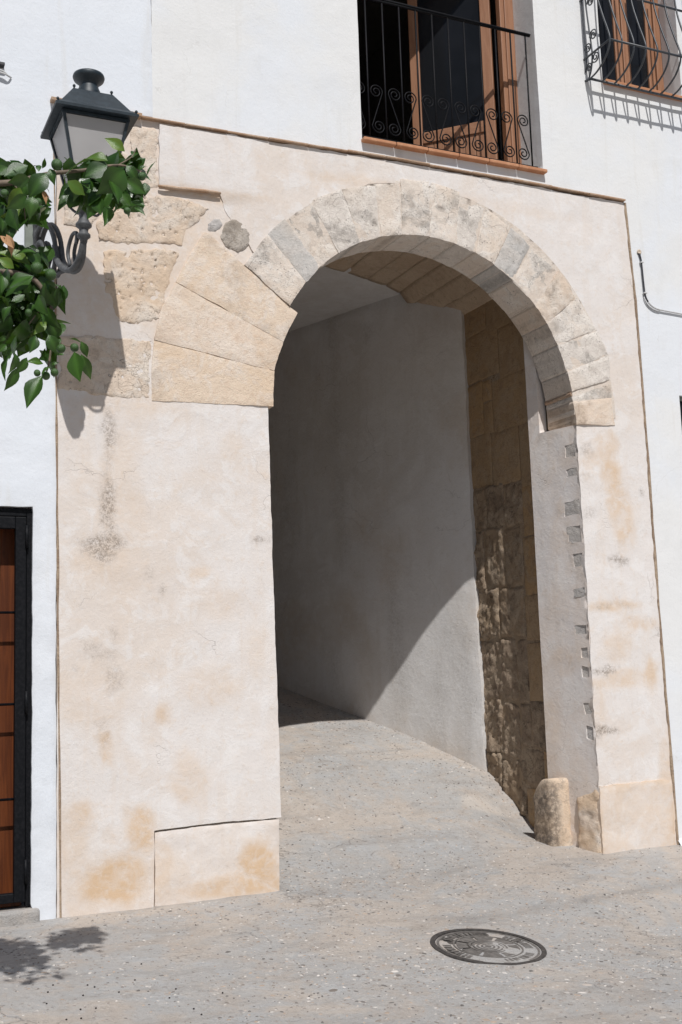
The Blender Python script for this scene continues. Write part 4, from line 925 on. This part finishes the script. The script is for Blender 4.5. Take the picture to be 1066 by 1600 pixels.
for off in (-.02, .02):
    obj('scroll_arm', *tube(spline([br(.30, 4.10, off), br(.24, 4.18, off), br(.16, 4.20, off), br(.08, 4.10, off), br(.10, 4.24, off), br(.22, 4.31, off), br(.38, 4.26, off), br(.50, 4.12, off), br(.50, 3.98, off), br(.42, 3.93, off), br(.36, 3.99, off), br(.41, 4.04, off)], 6), [.016] * 67, 8), M_BRACKET, S_)
    obj('scroll_arm', *tube(spline([br(.50, 4.10, off), br(.54, 4.00, off), br(.66, 3.91, off * .9), br(.82, 3.865, off * .8), br(.94, 3.90, off * .5), br(1.0, 4.0, 0)], 6), .019, 8), M_BRACKET, S_)
    obj('scroll_leaf', *tube(spline([br(.80, 3.89, off), br(.76, 3.99, off), br(.84, 4.07, off), br(.93, 4.06, off), br(.92, 4.00, off)], 6), .012, 8), M_BRACKET, S_)
obj('strut', *tube([br(.02, 3.85), br(.2, 3.90), br(.42, 3.93), br(.68, 3.9)], .012, 8), M_BRACKET, S_)
obj('wall_plate', *bbox(-1.665, -1.60, -.05, -.004, 3.80, 4.60, .006), M_PLATE, S_, False)
obj('plate_ornament', *tube(spline([br(.0, 4.55), br(.08, 4.50), br(.10, 4.40), br(.05, 4.32), br(.10, 4.22)], 5), [.01] + [.03] * 19 + [.02], 8), M_BRACKET, S_)

# ------------------------------------------------------------------ manhole cover
mx, my = .5, -1.70
for _ in range(12): p = P(763, 1481, Z=float(gz(mx, my))); mx, my = float(p[0]), float(p[1])
mz = float(gz(mx, my)); gx_, gy_ = float(gz(mx + .1, my) - gz(mx - .1, my)) / .2, float(gz(mx, my + .1) - gz(mx, my - .1)) / .2
MH = thing('manhole_cover', 'round cast iron manhole cover with ringed pattern set in the pebbled concrete', 'manhole cover', (mx, my, mz))
def tilt(V): return [(mx + x, my + y, mz + gx_ * x + gy_ * y + z + .002) for x, y, z in V]
def ring(r0, r1, z0, z1, n=64, a0=0, a1=2 * math.pi):
    full = a1 - a0 > 6.28; m = n if full else max(2, int(n * (a1 - a0) / 6.283)); V = []; Fc = []; cnt = m if full else m + 1
    for k in range(cnt):
        a = a0 + (a1 - a0) * k / m; c_, s_ = math.cos(a), math.sin(a); V += [(r0 * c_, r0 * s_, z0), (r0 * c_, r0 * s_, z1), (r1 * c_, r1 * s_, z1), (r1 * c_, r1 * s_, z0)]
    for k in range(m):
        a = 4 * k; b = 4 * ((k + 1) % cnt); Fc += [(a + 1, a + 2, b + 2, b + 1), (a + 2, a + 3, b + 3, b + 2), (a, a + 1, b + 1, b)]
    return V, [f[::-1] for f in Fc]
def mh(name, m, *p): V, Fc = join(*p); return obj(name, tilt(V), Fc, m, MH, False)
mh('rim', M_CASTRIM, ring(.300, .328, -.02, .010, 72))
mh('cover_plate', M_CAST, (lambda q: q)(lathe([(.295, -.02), (.295, .001), (.001, .001)], (0, 0, 0), 72)))
mh('outer_band', M_CASTTOP, ring(.278, .292, 0, .006, 72), ring(.190, .200, 0, .007, 64))
for k, r in enumerate((.030, .055, .078, .100)): mh('ring', M_CASTTOP, ring(r, r + .011, 0, .007, 48))
mh('boss', M_CASTTOP, lathe([(.022, 0), (.020, .007), (.001, .009)], (0, 0, 0), 20))
for k in range(8):
    a = k * math.pi / 4 + .06; mh('segment', M_CASTTOP, ring(.122, .180, 0, .006, 64, a, a + math.pi / 4 - .12))
for c0 in (0.1, math.pi + .1, math.pi / 2 + .3, -math.pi / 2 + .3):
    for k in range(9):
        a = c0 - .45 + k * .11; mh('relief_bar', M_CASTTOP, ring(.215, .262, 0, .006, 64, a, a + .05 + .02 * (k % 3)))

# ------------------------------------------------------------------ cables on the walls
cb = thing('wall_cable', 'black cable leaving a hole and running along the white wall right of the arch', 'cable', (3.36, 0, 4.8))
q = [F(x, y, -.008) for x, y in [(998, 395), (1001, 405), (1003, 420), (1005, 440), (1008, 462), (1014, 474), (1024, 482), (1040, 486), (1066, 491), (1110, 500)]]
q = spline([(a, -.012, b) for a, b in q], 5); q[0] = Vector((q[0].x, .02, q[0].z))
obj('cable_run', *tube(q[:26], .007, 8), M_CABLE, cb); obj('cable_run', *tube(q[24:], .0075, 8), M_CABLEW, cb, label='whitewashed length of the cable')
obj('cable_run', *tube([p + Vector((-.012, .003, -.012)) for p in q[20:34]], .005, 6), M_CABLEW, cb)
for i in (7, 19): obj('clip', *bbox(q[i].x - .014, q[i].x + .016, -.026, .0, q[i].z - .006, q[i].z + .006, .003), M_CABLEW, cb, False)
obj('wall_hole', *lathe([(.006, -.004), (.020, -.002), (.022, .004), (.012, .007), (.008, .002)], (0, 0, 0), 14), M_MORTAR, cb)
o = cb.children[-1]; o.rotation_euler = (math.radians(90), 0, 0); a, b = F(998, 394); o.location = Vector((a, -.006, b)) - cb.location
hk = thing('wall_hook', 'dark iron hook with loose wire at the upper left edge of the white wall', 'hook', (-1.82, 0, 5.42))
a, b = F(0, 104); obj('hook_bracket', *join(bbox(a - .09, a + .025, -.05, .0, b - .012, b + .010, .004), bbox(a - .09, a - .05, -.03, .0, b - .05, b - .012, .004)), M_CABLE, hk, False)
for dz in (0, .018):
    obj('wire', *tube(spline([(*(lambda p: (p[0], -.03, p[1]))(F(-25, 108 + dz * 100)),), (*(lambda p: (p[0], -.04, p[1]))(F(2, 115 + dz * 200)),), (*(lambda p: (p[0], -.035, p[1]))(F(11, 122)),), (*(lambda p: (p[0], -.012, p[1]))(F(17, 122.5)),)], 5), .006, 6), M_CABLEW, hk)

# ------------------------------------------------------------------ orange tree reaching in from the left
TR = thing('orange_tree', 'orange tree with glossy leaves and small green fruit reaching in front of the lantern', 'tree', (-3.75, -3.3, float(gz(-3.75, -3.3))))
TY = -3.2
def leaf_mesh(fold, curl, wid, twist):
    V = []; n = 7; att = []
    for i in range(n + 1):
        t = i / n; w_ = wid * (math.sin(math.pi * t ** .92) ** 1.2 * (1.12 - .25 * t) if 0 < t < 1 else 0.012)
        zc = -curl * t * t + .02 * math.sin(t * 3)
        for s in (-1, -.5, 0, .5, 1):
            rip = .012 * math.sin(t * 14 + s * 2) * abs(s)
            V.append((s * w_ + twist * t * t * .05, t - curl * .25 * t * t, zc + fold * abs(s) * w_ * (1 - .3 * abs(s)) + rip + twist * s * w_ * t)); att.append((1 if s == 0 else 0, 0, 0))
    Fc = [(i * 5 + s, i * 5 + s + 1, (i + 1) * 5 + s + 1, (i + 1) * 5 + s) for i in range(n) for s in range(4)]
    me = bpy.data.meshes.new('leaf'); me.from_pydata(V, [], Fc); me.materials.append(M_LEAF)
    me.polygons.foreach_set('use_smooth', [True] * len(Fc)); ca = me.color_attributes.new('stain_shade', 'FLOAT_COLOR', 'POINT')
    ca.data.foreach_set('color', np.c_[np.array(att), np.ones(len(V))].ravel()); me.update(); return me
LM = [leaf_mesh(.55, .25, .22, .1), leaf_mesh(.35, .45, .21, -.3), leaf_mesh(.8, .15, .215, .25), leaf_mesh(.45, .6, .23, 0), leaf_mesh(.25, .1, .235, -.15)]
rl_ = random.Random(3)
def place_leaf(b, t, up=None, wide=1.0, me=None):
    b = Vector(b); t = Vector(t); d = t - b; L = d.length * 1.14; d.normalize()
    up = Vector(up or (rl_.gauss(-.1, .6), -.75 + rl_.gauss(0, .4), .5 + rl_.gauss(0, .45)))
    n_ = (up - d * up.dot(d))
    n_ = n_.normalized() if n_.length > .05 else d.orthogonal().normalized()
    x = d.cross(n_).normalized()
    wide *= 1.2
    M = Matrix(((x.x * L * wide, d.x * L, n_.x * L, b.x), (x.y * L * wide, d.y * L, n_.y * L, b.y), (x.z * L * wide, d.z * L, n_.z * L, b.z), (0, 0, 0, 1)))
    o = bpy.data.objects.new('leaf', me or rl_.choice(LM)); COL.objects.link(o); o.parent = TR; o.matrix_local = Matrix.Translation(-TR.location) @ M
    return o
def leaf_frame(b, t, wide):
    b = Vector(b); t = Vector(t); d = t - b; L = d.length * 1.14; d.normalize(); up = Vector((rl_.gauss(-.1, .6), -.75 + rl_.gauss(0, .4), .5 + rl_.gauss(0, .45)))
    n_ = (up - d * up.dot(d)); n_ = n_.normalized() if n_.length > .05 else d.orthogonal().normalized(); x = d.cross(n_).normalized()
    return np.array([list(x * L * wide), list(d * L), list(n_ * L)]), np.array(b)
INNER = []
ZA = lambda x, y: (x / 4.1, 200 + y / 4.1)
ZB = lambda x, y: (x / 5.92, 430 + y / 5.92)
LA = [(800,150,690,60,1),(690,210,580,145,1.1),(570,200,420,280,1.35),(690,240,545,300,1.2),(800,270,690,390,1.35),(810,240,880,310,1),(850,190,880,110,.8),(870,210,910,190,1),(890,270,930,240,1),(940,310,985,215,.8),
      (930,350,930,425,1.3),(800,330,925,410,1.2),(720,400,560,530,1.2),(780,420,830,490,1.2),(690,380,640,430,1),(700,500,680,605,.9),(740,480,750,565,1),(840,470,925,490,.9),(860,510,925,545,.8),(800,510,850,560,1),
      (600,330,720,420,1.3),(480,330,520,430,1.2),(430,340,540,420,1.1),(400,280,420,380,1),(300,290,200,400,1.2),(250,280,245,215,.9),(270,260,300,200,.8),(320,260,340,330,1),(180,240,40,290,1.1),(50,250,-30,290,1.2),
      (240,240,180,245,.7),(130,380,90,500,1.2),(170,430,100,510,1.1),(190,320,70,350,1.2),(150,330,170,420,1.2),(210,440,200,530,1.1),(250,480,330,490,.9),(100,520,10,640,1),(60,500,100,640,1.1),(140,540,90,620,1),
      (0,480,60,510,1),(20,560,20,650,1),(200,880,20,770,.9),(230,800,120,750,1),(260,880,180,780,1.1),(90,900,0,830,1.1),(210,960,40,990,1.3),(60,1030,0,900,1),(290,980,380,1060,1.1),(350,1000,420,1050,1),(650,400,570,480,1.3),(860,330,900,430,1.2),(620,440,640,540,1.2),(700,330,780,450,1.3)]
LB = [(310,10,50,80,1.2),(20,0,30,130,1.1),(410,70,500,290,1.3),(560,90,530,330,.8),(590,90,590,250,1),(230,180,110,250,1),(360,240,250,310,.9),(100,290,0,370,1.1),(100,280,230,330,1.1),(110,370,10,540,1.2),(250,400,185,660,1.1),(370,350,430,430,.7),(430,430,330,530,.8),
      (360,180,400,350,1.1),(60,560,0,610,1),(90,740,5,940,.75),(170,850,70,1055,.75),(140,720,160,900,.9),(250,760,190,900,.9),(400,820,270,790,1),(470,850,380,890,1),(480,830,520,800,1),(390,930,250,1180,.9),(640,590,750,610,1),(750,610,815,750,.9),(690,710,720,950,1.05),(750,730,850,950,.7),
      (450,550,520,700,1.2),(500,400,510,590,1.1),(330,560,290,700,1.2),(200,620,60,720,1.2),(60,640,0,700,1.1),(150,560,120,740,1.2),(440,300,480,480,1.2),(300,500,380,640,1.2)]
for tab, Z in ((LA, ZA), (LB, ZB)):
    for (x0, y0, x1, y1, w_) in tab:
        a = Z(x0, y0); b = Z(x1, y1); y = TY + rl_.uniform(-.10, .06)
        place_leaf(P(*a, Y=y), P(*b, Y=y - rl_.uniform(-.02, .035)), wide=w_)
# inner, shaded leaves of the same twigs
regs = [((-20, 262), (66, 366), 90), ((105, 252), (218, 318), 120), ((-20, 390), (80, 515), 190), ((-10, 515), (58, 545), 24), ((60, 500), (90, 560), 14)]
nin = 0
for (a, b, n) in regs:
    for _ in range(n):
        px, py = rl_.uniform(a[0], b[0]), rl_.uniform(a[1], b[1]); y = TY + rl_.uniform(.04, .26); p = Vector(P(px, py, Y=y))
        d = Vector((rl_.gauss(0, 1), rl_.gauss(0, .5), rl_.gauss(-.6, .7))).normalized() * rl_.uniform(.07, .105)
        nin += 1; w_ = rl_.uniform(.95, 1.3)
        if nin % 5 < 2: place_leaf(p - d * .5, p + d * .5, wide=w_)
        else: INNER.append(leaf_frame(p - d * .5, p + d * .5, w_ * 1.15))
fruit = None
for (x, y, r, Z) in [(365, 235, 40, ZA), (245, 475, 28, ZA), (325, 940, 40, ZA), (235, 895, 40, ZA), (815, 530, 26, ZA), (910, 310, 30, ZA), (265, 345, 36, ZB), (565, 680, 46, ZB), (690, 670, 43, ZB), (505, 900, 40, ZB), (425, 930, 42, ZB), (345, 905, 34, ZB), (30, 420, 30, ZA)]:
    q = P(*Z(x, y), Y=TY - .05); R_ = r / (4.1 if Z is ZA else 5.92) * 3.8 / FPX
    if fruit is None:
        fruit = bpy.data.meshes.new('green_orange'); V, Fc = lathe([(.05, -1)] + [(math.cos(t), math.sin(t)) for t in np.linspace(-1.35, 1.35, 11)] + [(.10, .985), (.05, .96)], (0, 0, 0), 16)
        fruit.from_pydata([tuple(map(float, v)) for v in V], [], Fc); fruit.materials.append(M_FRUIT); fruit.polygons.foreach_set('use_smooth', [True] * len(Fc)); fruit.update()
    o = bpy.data.objects.new('green_orange', fruit); COL.objects.link(o); o.parent = TR; o.location = Vector(q) - TR.location; o.scale = (R_, R_, R_ * 1.05); o.rotation_euler = (rl_.uniform(-.5, .5), rl_.uniform(-.5, .5), 0)
def branch(pts, r, name='branch', m=M_BARK):
    V, Fc = tube(spline(pts, 5), r[0] + (r[1] - r[0]) * np.linspace(0, 1, (len(pts) - 1) * 5 + 1) ** (.35 if r[1] < .003 and r[0] > .03 else 1), 8); return obj(name, V, Fc, m, TR)
tb = np.array(TR.location)
fork = np.array([-3.7, -3.25, 1.5 + tb[2]])
branch([tb + (0, 0, -.15), tb + (.02, .01, .5), tb + (-.03, .03, 1.1), fork], (.085, .06), 'trunk')
W_ = lambda x, y, dy=.04: P(x, y, Y=TY + dy)
branch([fork, fork + (.35, 0, .7), W_(-190, 330), W_(-60, 292), W_(20, 285), W_(75, 272), W_(130, 266), W_(185, 258), W_(222, 268)], (.045, .0028))
branch([fork, fork + (.4, .02, .35), W_(-160, 430), W_(-30, 425), W_(45, 432), W_(75, 470), W_(84, 510), W_(78, 560), W_(72, 585)], (.04, .0025))
branch([fork, fork + (-.4, .1, .7), fork + (-.7, .1, 1.4), fork + (-.8, .0, 2.0)], (.045, .006))
branch([fork, fork + (.1, -.3, .8), fork + (.2, -.5, 1.5)], (.04, .006))
branch([W_(84, 520), W_(95, 536), W_(108, 541), W_(122, 540)], (.003, .0018), 'twig'); branch([W_(75, 470), W_(50, 500), W_(30, 530), W_(12, 560)], (.003, .0018), 'twig'); branch([W_(20, 285), W_(35, 310), W_(40, 345)], (.004, .002), 'twig'); branch([W_(185, 258), W_(205, 246), W_(212, 235)], (.003, .0015), 'twig')
for (x0, y0, x1, y1) in ((0, 368, 20, 385), (4, 372, 10, 372), (10, 366, 24, 392), (70, 302, 78, 310), (66, 296, 74, 315)):
    o = place_leaf(W_(x0, y0, -.05), W_(x1, y1, -.06), wide=.7); o.data = o.data.copy(); o.data.materials.clear(); o.data.materials.append(M_DRY); o.name = 'dry_leaf'
# the rest of the crown, left of the picture, as one mass of leaves
cv = []; cf = []; base_v = np.array([v.co[:] for v in LM[0].vertices]); base_f = [tuple(p.vertices) for p in LM[0].polygons]
cnt = 0; rng = np.random.default_rng(8)
cl = [(fork + (-.5, .1, 1.0), .75, 900), (fork + (.45, -.1, .9), .50, 900), (fork + (.2, -.4, 1.3), .6, 500), (fork + (-.7, 0, 1.7), .6, 400), (fork + (.62, .05, .55), .40, 800)]
for c_, r_, n_ in cl:
    k = 0
    while k < n_:
        k += 1
        u = rng.normal(size=3); u /= np.linalg.norm(u); p = c_ + u * r_ * rng.uniform(.45, 1.0) ** .6
        if to_px(p)[0] > -16: continue
        d = Vector(rng.normal(size=3) + (0, 0, -.6)).normalized(); up = Vector((rng.normal() * .5, -.5, .8)); nn = (up - d * up.dot(d)).normalized(); x = d.cross(nn); L = rng.uniform(.07, .105)
        M = np.array([list(x), list(d), list(nn)]) * L; b = len(cv); cv += list(base_v @ M + p); cf += [tuple(i + b for i in f) for f in base_f]
for M_, b_ in INNER:
    b = len(cv); cv += list(base_v @ M_ + b_); cf += [tuple(i + b for i in f) for f in base_f]
o = obj('foliage', cv, cf, M_LEAF, TR, attr=np.zeros((len(cv), 3))); o['kind'] = 'stuff'
